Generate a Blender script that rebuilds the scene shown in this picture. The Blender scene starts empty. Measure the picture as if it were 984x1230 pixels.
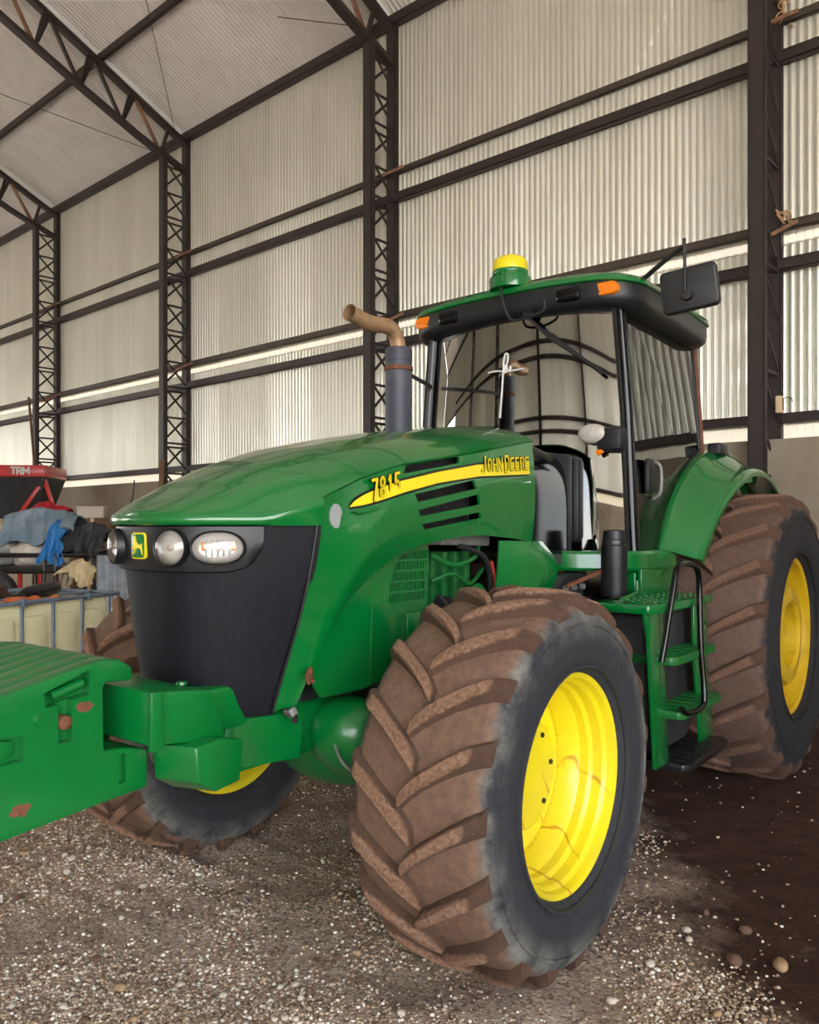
import bpy, bmesh, math, random
import numpy as np
from mathutils import Vector, Matrix, Euler

S = bpy.context.scene
C = S.collection
PI = math.pi
random.seed(7)

# ------------------------------------------------------------------ camera
cam_d = bpy.data.cameras.new('camera')
cam = bpy.data.objects.new('camera', cam_d)
C.objects.link(cam)
cam.location = (0, 0, 1.65)
cam.rotation_euler = (PI / 2, 0, 0)
cam_d.sensor_fit = 'HORIZONTAL'
cam_d.sensor_width = 36.0
cam_d.lens = 36.0 * 980 / 984
cam_d.shift_y = 17.0 / 984
cam_d.clip_start = 0.05
cam_d.clip_end = 500
S.camera = cam

# ------------------------------------------------------------------ sky, sun, exposure
W = bpy.data.worlds.new('sky')
S.world = W
W.use_nodes = True
wn = W.node_tree.nodes
wl = W.node_tree.links
wn.clear()
w_out = wn.new('ShaderNodeOutputWorld')
w_bg = wn.new('ShaderNodeBackground')
# bright hazy tropical sky: pale horizon, soft blue above, broken cloud all round
w_tc = wn.new('ShaderNodeTexCoord')
w_sep = wn.new('ShaderNodeSeparateXYZ')
wl.new(w_tc.outputs['Generated'], w_sep.inputs[0])
w_grad = wn.new('ShaderNodeValToRGB')
w_grad.color_ramp.elements[0].position = 0.0
w_grad.color_ramp.elements[0].color = (0.80, 0.86, 0.90, 1)
w_grad.color_ramp.elements[1].position = 0.75
w_grad.color_ramp.elements[1].color = (0.22, 0.42, 0.80, 1)
wl.new(w_sep.outputs[2], w_grad.inputs[0])
w_cl = wn.new('ShaderNodeTexNoise')
w_cl.inputs['Scale'].default_value = 2.6
w_cl.inputs['Detail'].default_value = 7
wl.new(w_tc.outputs['Generated'], w_cl.inputs['Vector'])
w_cr = wn.new('ShaderNodeValToRGB')
w_cr.color_ramp.elements[0].position = 0.40
w_cr.color_ramp.elements[1].position = 0.56
wl.new(w_cl.outputs['Fac'], w_cr.inputs[0])
w_mix = wn.new('ShaderNodeMix')
w_mix.data_type = 'RGBA'
w_mix.inputs[7].default_value = (1.0, 0.98, 0.94, 1)
wl.new(w_cr.outputs[0], w_mix.inputs[0])
wl.new(w_grad.outputs[0], w_mix.inputs[6])
wl.new(w_mix.outputs[2], w_bg.inputs[0])
w_bg.inputs[1].default_value = 2.6
wl.new(w_bg.outputs[0], w_out.inputs[0])

sun_d = bpy.data.lights.new('sun', 'SUN')
sun_d.energy = 8.0
sun_d.angle = math.radians(0.6)
sun_d.color = (1.0, 0.95, 0.86)
sun = bpy.data.objects.new('sun', sun_d)
C.objects.link(sun)
# sun stands high beyond the open right gable, behind the camera
SUN_DIR = Vector((0.26, -0.97, 1.42)).normalized()
sun.rotation_euler = SUN_DIR.to_track_quat('Z', 'Y').to_euler()
sun.location = SUN_DIR * 60

vs = S.view_settings
vs.view_transform = 'Standard'
vs.look = 'None'
vs.gamma = 1.0
vs.use_curve_mapping = False
vs.exposure = 1.75

cy = S.cycles
cy.max_bounces = 7
cy.diffuse_bounces = 4
cy.glossy_bounces = 4
cy.transmission_bounces = 4
cy.transparent_max_bounces = 8
cy.caustics_reflective = False
cy.caustics_refractive = False

# ------------------------------------------------------------------ materials
def lin(c):
    out = []
    for x in c:
        x = x / 255.0
        out.append(x / 12.92 if x <= 0.04045 else ((x + 0.055) / 1.055) ** 2.4)
    return tuple(out) + (1.0,)

class NT:
    """small wrapper for a material's node tree"""
    def __init__(self, name):
        self.m = bpy.data.materials.new(name)
        self.m.use_nodes = True
        self.t = self.m.node_tree
        self.t.nodes.clear()
        self.out = self.n('ShaderNodeOutputMaterial')
    def n(self, typ, **kw):
        nd = self.t.nodes.new(typ)
        for k, v in kw.items():
            setattr(nd, k, v)
        return nd
    def l(self, a, b):
        self.t.links.new(a, b)
    def noise(self, vec, scale, detail=4, rough=0.6):
        nd = self.n('ShaderNodeTexNoise')
        nd.inputs['Scale'].default_value = scale
        nd.inputs['Detail'].default_value = detail
        nd.inputs['Roughness'].default_value = rough
        if vec is not None:
            self.l(vec, nd.inputs['Vector'])
        return nd.outputs['Fac']
    def ramp(self, fac, p0, p1, c0=(0, 0, 0, 1), c1=(1, 1, 1, 1)):
        nd = self.n('ShaderNodeValToRGB')
        nd.color_ramp.elements[0].position = p0
        nd.color_ramp.elements[1].position = p1
        nd.color_ramp.elements[0].color = c0
        nd.color_ramp.elements[1].color = c1
        self.l(fac, nd.inputs[0])
        return nd.outputs[0]
    def mix(self, fac, a, b, mode='MIX'):
        nd = self.n('ShaderNodeMix', data_type='RGBA', blend_type=mode)
        for sock, v in ((nd.inputs[0], fac), (nd.inputs[6], a), (nd.inputs[7], b)):
            if hasattr(v, 'links'):
                self.l(v, sock)
            else:
                sock.default_value = v
        return nd.outputs[2]
    def math(self, op, a, b=None, clamp=False):
        nd = self.n('ShaderNodeMath', operation=op, use_clamp=clamp)
        for i, v in enumerate((a, b)):
            if v is None:
                continue
            if hasattr(v, 'links'):
                self.l(v, nd.inputs[i])
            else:
                nd.inputs[i].default_value = v
        return nd.outputs[0]
    def bump(self, h, strength=0.3, dist=0.01):
        nd = self.n('ShaderNodeBump')
        nd.inputs['Strength'].default_value = strength
        nd.inputs['Distance'].default_value = dist
        self.l(h, nd.inputs['Height'])
        return nd.outputs[0]
    def coord(self, which='Object'):
        return self.n('ShaderNodeTexCoord').outputs[which]
    def pbr(self, base, rough=0.5, metal=0.0, coat=0.0, normal=None, spec=None, trans=None, ior=None, emit=None):
        b = self.n('ShaderNodeBsdfPrincipled')
        for key, v in (('Base Color', base), ('Roughness', rough), ('Metallic', metal), ('Coat Weight', coat),
                       ('Normal', normal), ('Specular IOR Level', spec), ('Transmission Weight', trans), ('IOR', ior)):
            if v is None:
                continue
            if hasattr(v, 'links'):
                self.l(v, b.inputs[key])
            else:
                b.inputs[key].default_value = v
        b.inputs['Coat Roughness'].default_value = 0.06
        self.l(b.outputs[0], self.out.inputs[0])
        return b

MAT = {}
def simple(name, c, rough=0.5, metal=0.0, coat=0.0, c2=None, nscale=6, n0=0.4, n1=0.7, bump=0.0, bscale=60, stretch=None, spec=None):
    t = NT(name)
    vec = t.coord()
    if stretch:
        mp = t.n('ShaderNodeMapping')
        mp.inputs['Scale'].default_value = stretch
        t.l(vec, mp.inputs[0])
        vec = mp.outputs[0]
    base = lin(c)
    if c2:
        f = t.ramp(t.noise(vec, nscale, 6, 0.65), n0, n1)
        base = t.mix(f, lin(c), lin(c2))
    nrm = None
    if bump:
        nrm = t.bump(t.noise(vec, bscale, 5, 0.6), bump, 0.01)
    t.pbr(base, rough, metal, coat, nrm, spec)
    MAT[name] = t.m
    return t.m

simple('green_paint', (0, 104, 42), 0.24, 0, 0.9, (4, 108, 46), 3.0, 0.35, 0.75)
simple('green_cast', (0, 112, 46), 0.34, 0, 0.4, (4, 104, 44), 5.0, 0.4, 0.7, 0.05, 90)
simple('green_dusty', (10, 98, 38), 0.45, 0, 0.1, (52, 98, 52), 4.0, 0.45, 0.85, 0.05, 60)
simple('yellow_paint', (232, 212, 22), 0.36, 0, 0.3, (214, 190, 30), 4.0, 0.45, 0.8)
simple('decal_yellow', (236, 214, 30), 0.35, 0, 0.2)
simple('decal_black', (12, 13, 12), 0.35)
simple('decal_white', (226, 226, 222), 0.5)
simple('decal_grey', (150, 156, 156), 0.45)
simple('black_plastic', (20, 21, 24), 0.42, 0, 0.0, (30, 31, 35), 5.0, 0.4, 0.7, 0.06, 220)
simple('black_gloss', (10, 11, 14), 0.06, 0, 0.0, spec=0.4)
simple('cowl_black', (10, 11, 15), 0.10, 0, 0.0, spec=0.12)
simple('black_metal', (22, 22, 24), 0.38, 0, 0.2, (40, 40, 42), 9.0, 0.5, 0.8)
simple('grey_muffler', (66, 68, 80), 0.55, 0.1, 0, (84, 84, 94), 9.0, 0.45, 0.75, 0.1, 60)
simple('tan_pipe', (176, 142, 108), 0.45, 0.35, 0, (140, 100, 72), 8.0, 0.45, 0.75, 0.08, 60)
simple('engine_dark', (30, 30, 33), 0.6, 0.1, 0, (70, 66, 62), 12.0, 0.5, 0.75, 0.3, 40)
simple('alloy_grey', (140, 140, 138), 0.5, 0.4, 0, (104, 100, 96), 10.0, 0.45, 0.7)
simple('cable_red', (150, 36, 28), 0.5)
simple('rust', (120, 74, 50), 0.8, 0, 0, (92, 54, 38), 20.0, 0.4, 0.7, 0.3, 80)
simple('seat_fabric', (44, 44, 46), 0.9, 0, 0, None, bump=0.2, bscale=200)
simple('cab_trim', (40, 40, 42), 0.7)
simple('red_paint', (196, 34, 26), 0.4, 0, 0.2, (150, 28, 24), 3.0, 0.5, 0.8)
simple('dark_tank', (38, 40, 42), 0.6, 0, 0, (54, 55, 56), 3.0, 0.4, 0.7)
simple('tarp_grey_blue', (104, 124, 140), 0.75, 0, 0, (122, 132, 136), 5.0, 0.4, 0.7)
simple('tarp_blue', (44, 120, 188), 0.6, 0, 0, (74, 140, 196), 6.0, 0.4, 0.7)
simple('cloth_red', (176, 22, 34), 0.8)
simple('cloth_black', (44, 44, 48), 0.75, 0, 0, (70, 68, 68), 7.0, 0.45, 0.7)
simple('sack_white', (214, 206, 194), 0.85, 0, 0, (188, 176, 158), 6.0, 0.4, 0.7)
simple('sack_cream', (216, 196, 156), 0.85, 0, 0, (176, 152, 116), 7.0, 0.45, 0.7)
simple('sack_grey', (170, 170, 166), 0.85, 0, 0, (140, 140, 138), 6.0, 0.4, 0.7)
simple('crate_white', (206, 194, 182), 0.7)
simple('carton_brown', (116, 84, 62), 0.85, 0, 0, (96, 70, 54), 8.0, 0.4, 0.7)
simple('galvanized', (176, 186, 198), 0.4, 0.6, 0, (142, 150, 160), 14.0, 0.4, 0.7)
simple('cage_steel', (132, 148, 166), 0.45, 0.55, 0, (108, 122, 138), 14.0, 0.4, 0.7)
simple('oily_brown', (92, 54, 34), 0.5, 0, 0, (52, 34, 28), 12.0, 0.4, 0.65, 0.4, 30)
simple('oily_black', (24, 26, 34), 0.3, 0.1, 0, (60, 50, 44), 14.0, 0.5, 0.7, 0.3, 30)
simple('orange_oil', (206, 110, 60), 0.4, 0, 0, (150, 78, 44), 12.0, 0.4, 0.7)
simple('wood', (120, 88, 60), 0.8, 0, 0, (90, 64, 44), 5.0, 0.4, 0.7, 0.2, 40, (12, 12, 1))
simple('cream_box', (226, 200, 160), 0.6)
simple('rope', (190, 150, 110), 0.9)
simple('lamp_chrome', (216, 212, 206), 0.22, 0.25)
simple('tube_black_rubber', (24, 24, 27), 0.6)
simple('oval_lens', (196, 190, 182), 0.5, 0, 0, (170, 166, 160), 30, 0.4, 0.7)

# dark brown painted structural steel, a little rusty
simple('steel_frame', (54, 46, 42), 0.55, 0.1, 0, (74, 54, 46), 3.0, 0.55, 0.8, 0.05, 30)
simple('steel_brace', (150, 112, 84), 0.7, 0.1, 0, (96, 66, 50), 6.0, 0.4, 0.7)
simple('strip_frame', (78, 68, 60), 0.6, 0.1, 0, (62, 50, 44), 3.0, 0.5, 0.8)

def mat_sheet(name, c, c2, rough, metal):
    t = NT(name)
    vec = t.coord()
    mp = t.n('ShaderNodeMapping')
    mp.inputs['Scale'].default_value = (1.2, 1.2, 0.18)
    t.l(vec, mp.inputs[0])
    f = t.ramp(t.noise(mp.outputs[0], 2.2, 5, 0.6), 0.35, 0.7)
    base = t.mix(f, lin(c), lin(c2))
    rg = t.math('MULTIPLY_ADD', t.noise(vec, 5, 3), 0.2)
    t.t.nodes[-1].inputs[2].default_value = rough
    t.pbr(base, rg, metal)
    MAT[name] = t.m
mat_sheet('wall_sheet', (238, 236, 222), (224, 221, 206), 0.23, 0.50)
mat_sheet('roof_sheet', (238, 237, 233), (228, 226, 221), 0.3, 0.15)
simple('yard_bounce', (198, 188, 176), 0.95, 0, 0, (180, 168, 154), 0.6, 0.4, 0.7)  # pale ground for the added yards, to bounce light into the shed

def mat_translucent():
    t = NT('light_strip')
    d = t.n('ShaderNodeBsdfDiffuse')
    d.inputs[0].default_value = lin((238, 232, 214))
    tr = t.n('ShaderNodeBsdfTranslucent')
    tr.inputs[0].default_value = lin((168, 158, 138))
    mx = t.n('ShaderNodeMixShader')
    mx.inputs[0].default_value = 0.5
    t.l(d.outputs[0], mx.inputs[1])
    t.l(tr.outputs[0], mx.inputs[2])
    t.l(mx.outputs[0], t.out.inputs[0])
    MAT['light_strip'] = t.m
mat_translucent()

def mat_concrete():
    t = NT('concrete')
    v = t.coord()
    a = t.ramp(t.noise(v, 0.9, 8, 0.65), 0.35, 0.72)
    base = t.mix(a, lin((158, 146, 128)), lin((124, 112, 94)))
    b = t.ramp(t.noise(v, 6, 8, 0.7), 0.5, 0.8)
    base = t.mix(b, base, lin((140, 124, 100)))
    t.pbr(base, 0.9, normal=t.bump(t.noise(v, 22, 8, 0.7), 0.25, 0.02))
    MAT['concrete'] = t.m
mat_concrete()

def mat_glass(name, tint, refl, rough=0.015):
    """tinted pane: dark see-through film with a strong mirror coat"""
    t = NT(name)
    tr = t.n('ShaderNodeBsdfTransparent')
    tr.inputs[0].default_value = tint
    gl = t.n('ShaderNodeBsdfGlossy')
    gl.inputs['Roughness'].default_value = rough
    gl.inputs[0].default_value = (0.95, 0.95, 0.93, 1)
    fr = t.n('ShaderNodeFresnel')
    fr.inputs[0].default_value = 1.5
    f = t.math('ADD', fr.outputs[0], refl, True)
    mx = t.n('ShaderNodeMixShader')
    t.l(f, mx.inputs[0])
    t.l(tr.outputs[0], mx.inputs[1])
    t.l(gl.outputs[0], mx.inputs[2])
    t.l(mx.outputs[0], t.out.inputs[0])
    MAT[name] = t.m
mat_glass('windscreen_glass', (0.09, 0.09, 0.09, 1), 0.34)
mat_glass('door_glass', (0.10, 0.10, 0.105, 1), 0.03)
mat_glass('lamp_glass', (0.92, 0.92, 0.92, 1), 0.04)

def mat_amber():
    t = NT('amber_lens')
    t.pbr(lin((236, 128, 16)), 0.16, 0, 0.5, t.bump(t.noise(t.coord(), 60, 2), 0.15, 0.01))
    MAT['amber_lens'] = t.m
mat_amber()

def mat_tyre(name, r0, r1, half, mud, mud2, rub, dust):
    """rubber with dried soil over the tread face and pale dust toward the shoulder of the sidewall"""
    t = NT(name)
    v = t.coord()
    sp = t.n('ShaderNodeSeparateXYZ')
    t.l(v, sp.inputs[0])
    rr = t.math('SQRT', t.math('ADD', t.math('MULTIPLY', sp.outputs[0], sp.outputs[0]), t.math('MULTIPLY', sp.outputs[2], sp.outputs[2])))
    ay = t.math('ABSOLUTE', sp.outputs[1])
    n1 = t.noise(v, 9, 6, 0.7)
    n2 = t.noise(v, 26, 5, 0.7)
    # mud covers the tread: large radius and not on the outer sidewall
    edge = t.math('ADD', t.math('SUBTRACT', half, ay), t.math('MULTIPLY', t.math('SUBTRACT', n1, 0.5), 0.10))
    m_y = t.math('MULTIPLY', edge, 40.0, True)
    m_r = t.math('MULTIPLY', t.math('SUBTRACT', t.math('ADD', rr, t.math('MULTIPLY', t.math('SUBTRACT', n1, 0.5), 0.05)), r0), 40.0, True)
    mudm = t.math('MULTIPLY', m_y, m_r)
    mudc = t.mix(t.ramp(n2, 0.38, 0.68), lin(mud), lin(mud2))
    d0 = t.math('MULTIPLY', t.math('SUBTRACT', rr, r1), 9.0, True)
    dm = t.math('MULTIPLY', t.math('MULTIPLY', d0, t.ramp(t.noise(v, 5, 6, 0.7), 0.38, 0.62)), 0.85)
    rubc = t.mix(t.ramp(n2, 0.5, 0.8), lin(rub), lin(tuple(int(x * 1.35) for x in rub)))
    base = t.mix(dm, rubc, lin(dust))
    base = t.mix(mudm, base, mudc)
    t.pbr(base, 0.82, normal=t.bump(t.noise(v, 45, 8, 0.75), 0.5, 0.012))
    MAT[name] = t.m
mat_tyre('front_tyre', 0.585, 0.52, 0.262, (124, 95, 76), (98, 76, 63), (42, 44, 50), (136, 134, 126))
mat_tyre('rear_tyre', 0.80, 0.80, 0.33, (108, 82, 70), (88, 70, 62), (28, 28, 32), (92, 82, 76))  # rear tones kept darker, the rear wheel's shade put into them

def mat_lug(name, a, b, c, rtop):
    """caked soil; the worn lug faces carry a paler dry crust"""
    t = NT(name)
    v = t.coord()
    sp = t.n('ShaderNodeSeparateXYZ')
    t.l(v, sp.inputs[0])
    rr = t.math('SQRT', t.math('ADD', t.math('MULTIPLY', sp.outputs[0], sp.outputs[0]), t.math('MULTIPLY', sp.outputs[2], sp.outputs[2])))
    n = t.noise(v, 34, 8, 0.75)
    crust = t.math('MULTIPLY', t.math('ADD', t.math('SUBTRACT', rr, rtop), t.math('MULTIPLY', t.math('SUBTRACT', n, 0.5), 0.035)), 90.0, True)
    base = t.mix(t.ramp(n, 0.36, 0.6), lin(a), lin(tuple(int(x * 1.12) for x in a)))
    top = t.mix(t.ramp(t.noise(v, 70, 5, 0.75), 0.40, 0.66), lin(b), lin(c))
    base = t.mix(crust, base, top)
    t.pbr(base, 0.9, normal=t.bump(t.noise(v, 55, 8, 0.8), 1.0, 0.03))
    MAT[name] = t.m
mat_lug('front_lug', (108, 80, 64), (154, 112, 86), (206, 164, 136), 0.690)
mat_lug('rear_lug', (104, 76, 64), (136, 100, 82), (168, 128, 106), 0.915)  # darker than the front lugs, again for the rear wheel's shade

def mat_rim():
    """yellow enamel with a few rusty run marks"""
    t = NT('rim_yellow')
    v = t.coord()
    w = t.n('ShaderNodeTexWave')
    w.inputs['Scale'].default_value = 1.6
    w.inputs['Distortion'].default_value = 9
    w.inputs['Detail'].default_value = 4
    t.l(v, w.inputs[0])
    st = t.math('MULTIPLY', t.ramp(w.outputs[1], 0.985, 1.0), t.ramp(t.noise(v, 3, 3), 0.52, 0.62))
    base = t.mix(t.ramp(t.noise(v, 4, 5), 0.45, 0.8), lin((234, 216, 30)), lin((222, 202, 60)))
    base = t.mix(t.math('MULTIPLY', st, 0.7), base, lin((170, 96, 30)))
    t.pbr(base, 0.38, 0, 0.25)
    MAT['rim_yellow'] = t.m
mat_rim()
simple('rim_yellow_shaded', (206, 168, 16), 0.5, 0, 0.1, (160, 126, 30), 5.0, 0.45, 0.8)  # duller than the front rim: the rear wheel's shade is in this yellow

def mat_ibc():
    t = NT('tank_plastic')
    v = t.coord()
    base = t.mix(t.ramp(t.noise(v, 3, 5), 0.35, 0.75), lin((232, 226, 190)), lin((214, 204, 158)))
    b = t.pbr(base, 0.45)
    b.inputs['Subsurface Weight'].default_value = 0.15
    b.inputs['Subsurface Radius'].default_value = (0.05, 0.05, 0.04)
    MAT['tank_plastic'] = t.m
mat_ibc()

def mat_grille():
    t = NT('grille_mesh')
    v = t.coord()
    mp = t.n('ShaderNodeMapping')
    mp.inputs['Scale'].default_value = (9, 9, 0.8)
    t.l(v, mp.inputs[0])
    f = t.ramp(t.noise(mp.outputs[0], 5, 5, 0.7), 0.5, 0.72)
    base = t.mix(f, lin((17, 18, 25)), lin((28, 30, 38)))  # vertical streaks: reflections painted into the grille colour
    vo = t.n('ShaderNodeTexVoronoi')
    vo.inputs['Scale'].default_value = 260
    t.l(v, vo.inputs['Vector'])
    t.pbr(base, 0.6, normal=t.bump(vo.outputs[0], 0.35, 0.004), spec=0.25)
    MAT['grille_mesh'] = t.m
mat_grille()

def mat_ground():
    t = NT('ground_soil')
    v = t.coord()
    sp = t.n('ShaderNodeSeparateXYZ')
    t.l(v, sp.inputs[0])
    n = t.noise(v, 1.3, 6, 0.65)
    # bare red-brown soil toward the right, crushed stone and grey dust on the left
    m = t.math('ADD', t.math('SUBTRACT', sp.outputs[0], 0.75), t.math('MULTIPLY', t.math('SUBTRACT', n, 0.5), 2.2))
    side = t.math('MULTIPLY', m, 1.5, True)
    g = t.mix(t.ramp(t.noise(v, 7, 8, 0.7), 0.36, 0.66), lin((174, 149, 132)), lin((204, 183, 166)))
    vo = t.n('ShaderNodeTexVoronoi')
    vo.inputs['Scale'].default_value = 70
    t.l(v, vo.inputs['Vector'])
    sep = t.n('ShaderNodeSeparateColor')
    t.l(vo.outputs['Color'], sep.inputs[0])
    g = t.mix(t.math('MULTIPLY', t.ramp(sep.outputs[0], 0.55, 0.95), 0.8), g, lin((210, 196, 180)))
    g = t.mix(t.math('MULTIPLY', t.ramp(sep.outputs[1], 0.6, 0.95), 0.7), g, lin((104, 84, 72)))
    s = t.mix(t.ramp(t.noise(v, 9, 8, 0.7), 0.36, 0.68), lin((82, 57, 45)), lin((62, 43, 35)))
    base = t.mix(side, g, s)
    h = t.math('SUBTRACT', t.noise(v, 40, 8, 0.75), t.math('MULTIPLY', vo.outputs[0], 0.5))
    t.pbr(base, 0.95, normal=t.bump(h, 0.8, 0.03), spec=0.2)
    MAT['ground_soil'] = t.m
mat_ground()

def mat_gravel():
    t = NT('gravel_stone')
    g = t.n('ShaderNodeNewGeometry')
    nd = t.n('ShaderNodeValToRGB')
    cr = nd.color_ramp
    cols = [(0.0, (120, 98, 84)), (0.3, (168, 142, 120)), (0.5, (192, 172, 148)), (0.68, (138, 116, 102)), (0.82, (218, 206, 190)), (1.0, (232, 228, 220))]
    cr.elements[0].position, cr.elements[0].color = 0, lin(cols[0][1])
    cr.elements[1].position, cr.elements[1].color = 1, lin(cols[-1][1])
    for p, c in cols[1:-1]:
        e = cr.elements.new(p)
        e.color = lin(c)
    t.l(g.outputs['Random Per Island'], nd.inputs[0])
    t.pbr(nd.outputs[0], 0.9, normal=t.bump(t.noise(t.coord(), 120, 4, 0.7), 0.3, 0.004), spec=0.2)
    MAT['gravel_stone'] = t.m
mat_gravel()
simple('stone_pale', (206, 196, 182), 0.9, 0, 0, (176, 160, 142), 30, 0.4, 0.7, 0.3, 60)
simple('stone_tan', (176, 146, 112), 0.9, 0, 0, (144, 114, 88), 30, 0.4, 0.7, 0.3, 60)
simple('stone_brown', (112, 84, 68), 0.9, 0, 0, (92, 68, 56), 30, 0.4, 0.7, 0.3, 60)

# ------------------------------------------------------------------ mesh helpers
class G:
    def __init__(self):
        self.v, self.f = [], []
    def add(self, vs, fs):
        o = len(self.v)
        self.v += [tuple(p) for p in vs]
        self.f += [tuple(i + o for i in f) for f in fs]
        return self
    def box(self, c, s, rot=None):
        x, y, z = s[0] / 2, s[1] / 2, s[2] / 2
        pts = [Vector(p) for p in ((-x, -y, -z), (x, -y, -z), (x, y, -z), (-x, y, -z), (-x, -y, z), (x, -y, z), (x, y, z), (-x, y, z))]
        if rot is not None:
            R = rot if isinstance(rot, Matrix) else Euler(rot).to_matrix()
            pts = [R @ p for p in pts]
        pts = [p + Vector(c) for p in pts]
        return self.add(pts, [(0, 3, 2, 1), (4, 5, 6, 7), (0, 1, 5, 4), (1, 2, 6, 5), (2, 3, 7, 6), (3, 0, 4, 7)])
    def bar(self, a, b, w, h, up=(0, 0, 1)):
        """rectangular bar from a to b"""
        a, b = Vector(a), Vector(b)
        d = (b - a)
        L = d.length
        d.normalize()
        s = d.cross(Vector(up))
        if s.length < 1e-4:
            s = d.cross(Vector((1, 0, 0)))
        s.normalize()
        n = s.cross(d).normalized()
        R = Matrix((d, s, n)).transposed()
        return self.box((a + b) / 2, (L, w, h), R)
    def tube(self, pts, r, n=10, cap=True, closed=False):
        pts = [Vector(p) for p in pts]
        rs = r if isinstance(r, (list, tuple)) else [r] * len(pts)
        rings = []
        prev = None
        m = len(pts)
        for i, p in enumerate(pts):
            if closed:
                d = pts[(i + 1) % m] - pts[i - 1]
            else:
                d = pts[min(i + 1, m - 1)] - pts[max(i - 1, 0)]
            d.normalize()
            if prev is None:
                up = Vector((0, 0, 1)) if abs(d.z) < 0.9 else Vector((1, 0, 0))
                a = d.cross(up).normalized()
            else:
                a = (prev - d * prev.dot(d)).normalized()
            prev = a
            b = d.cross(a)
            rings.append([p + (a * math.cos(2 * PI * k / n) + b * math.sin(2 * PI * k / n)) * rs[i] for k in range(n)])
        vs = [q for ring in rings for q in ring]
        fs = []
        for i in range(m if closed else m - 1):
            j = (i + 1) % m
            for k in range(n):
                k2 = (k + 1) % n
                fs.append((i * n + k, i * n + k2, j * n + k2, j * n + k))
        if cap and not closed:
            fs.append(tuple(range(n))[::-1])
            fs.append(tuple((m - 1) * n + k for k in range(n)))
        return self.add(vs, fs)
    def lathe(self, prof, axis='y', n=48, c=(0, 0, 0), cap=False, a0=0.0, a1=2 * PI):
        """prof: list of (radius, position along the axis)"""
        full = abs(a1 - a0 - 2 * PI) < 1e-6
        m = n if full else n + 1
        vs = []
        for r, p in prof:
            for k in range(m):
                a = a0 + (a1 - a0) * k / n
                x, y = r * math.cos(a), r * math.sin(a)
                q = {'y': (x, p, y), 'z': (x, y, p), 'x': (p, x, y)}[axis]
                vs.append((q[0] + c[0], q[1] + c[1], q[2] + c[2]))
        fs = []
        for i in range(len(prof) - 1):
            for k in range(n):
                k2 = (k + 1) % m
                q = (i * m + k, i * m + k2, (i + 1) * m + k2, (i + 1) * m + k)
                fs.append(q[::-1] if axis == 'y' else q)
        if cap:
            fs.append(tuple(range(m)))
            fs.append(tuple((len(prof) - 1) * m + k for k in range(m)))
        return self.add(vs, fs)
    def prism(self, poly, axis, d0, d1):
        """extrude a 2-D outline along an axis; outline coordinates are the other two axes in order"""
        def put(a, b, d):
            return {'x': (d, a, b), 'y': (a, d, b), 'z': (a, b, d)}[axis]
        n = len(poly)
        vs = [put(a, b, d0) for a, b in poly] + [put(a, b, d1) for a, b in poly]
        fs = [tuple(range(n))[::-1], tuple(range(n, 2 * n))]
        for i in range(n):
            j = (i + 1) % n
            fs.append((i, j, n + j, n + i))
        return self.add(vs, fs)
    def grid(self, fn, nu, nv, closed_u=False):
        vs = [fn(i / nu, j / nv) for i in range(nu + (0 if closed_u else 1)) for j in range(nv + 1)]
        fs = []
        for i in range(nu):
            i2 = (i + 1) % nu if closed_u else i + 1
            for j in range(nv):
                fs.append((i * (nv + 1) + j, i2 * (nv + 1) + j, i2 * (nv + 1) + j + 1, i * (nv + 1) + j + 1))
        return self.add(vs, fs)
    def slab(self, fn, nu, nv, off):
        """a grid with thickness: off(p, i, j) gives the inner point"""
        top = [[Vector(fn(i / nu, j / nv)) for j in range(nv + 1)] for i in range(nu + 1)]
        nrm = []
        for i in range(nu + 1):
            row = []
            for j in range(nv + 1):
                du = top[min(i + 1, nu)][j] - top[max(i - 1, 0)][j]
                dv = top[i][min(j + 1, nv)] - top[i][max(j - 1, 0)]
                k = du.cross(dv)
                row.append(k.normalized() if k.length > 1e-9 else Vector((0, 0, 0)))
            nrm.append(row)
        N = (nu + 1) * (nv + 1)
        vs = [p for r in top for p in r] + [top[i][j] - nrm[i][j] * off for i in range(nu + 1) for j in range(nv + 1)]
        fs = []
        w = nv + 1
        for i in range(nu):
            for j in range(nv):
                a, b, c, d = i * w + j, (i + 1) * w + j, (i + 1) * w + j + 1, i * w + j + 1
                fs.append((a, b, c, d))
                fs.append((N + d, N + c, N + b, N + a))
        for i in range(nu):
            fs.append((i * w, N + i * w, N + (i + 1) * w, (i + 1) * w))
            a, b = i * w + nv, (i + 1) * w + nv
            fs.append((b, N + b, N + a, a))
        for j in range(nv):
            fs.append((j + 1, N + j + 1, N + j, j))
            a, b = nu * w + j, nu * w + j + 1
            fs.append((a, N + a, N + b, b))
        return self.add(vs, fs)
    def mirror_y(self):
        g = G()
        g.v = [(x, -y, z) for x, y, z in self.v]
        g.f = [f[::-1] for f in self.f]
        return g
    def mesh(self, name, mat=None, bevel=0.0, seg=2, smooth=35, fix=True):
        me = bpy.data.meshes.new(name)
        me.from_pydata(self.v, [], self.f)
        bm = bmesh.new()
        bm.from_mesh(me)
        if fix:
            bmesh.ops.remove_doubles(bm, verts=bm.verts, dist=1e-5)
            bmesh.ops.recalc_face_normals(bm, faces=bm.faces)
        if bevel > 0:
            ed = [e for e in bm.edges if len(e.link_faces) == 2 and e.calc_face_angle(0) > 0.5]
            bmesh.ops.bevel(bm, geom=ed, offset=bevel, segments=seg, affect='EDGES', profile=0.5, clamp_overlap=True)
        lim = math.radians(smooth)
        for f in bm.faces:
            f.smooth = smooth > 0
        for e in bm.edges:
            e.smooth = not (len(e.link_faces) == 2 and e.calc_face_angle(0) > lim)
        bm.to_mesh(me)
        bm.free()
        if mat:
            me.materials.append(MAT[mat])
        return me
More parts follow.
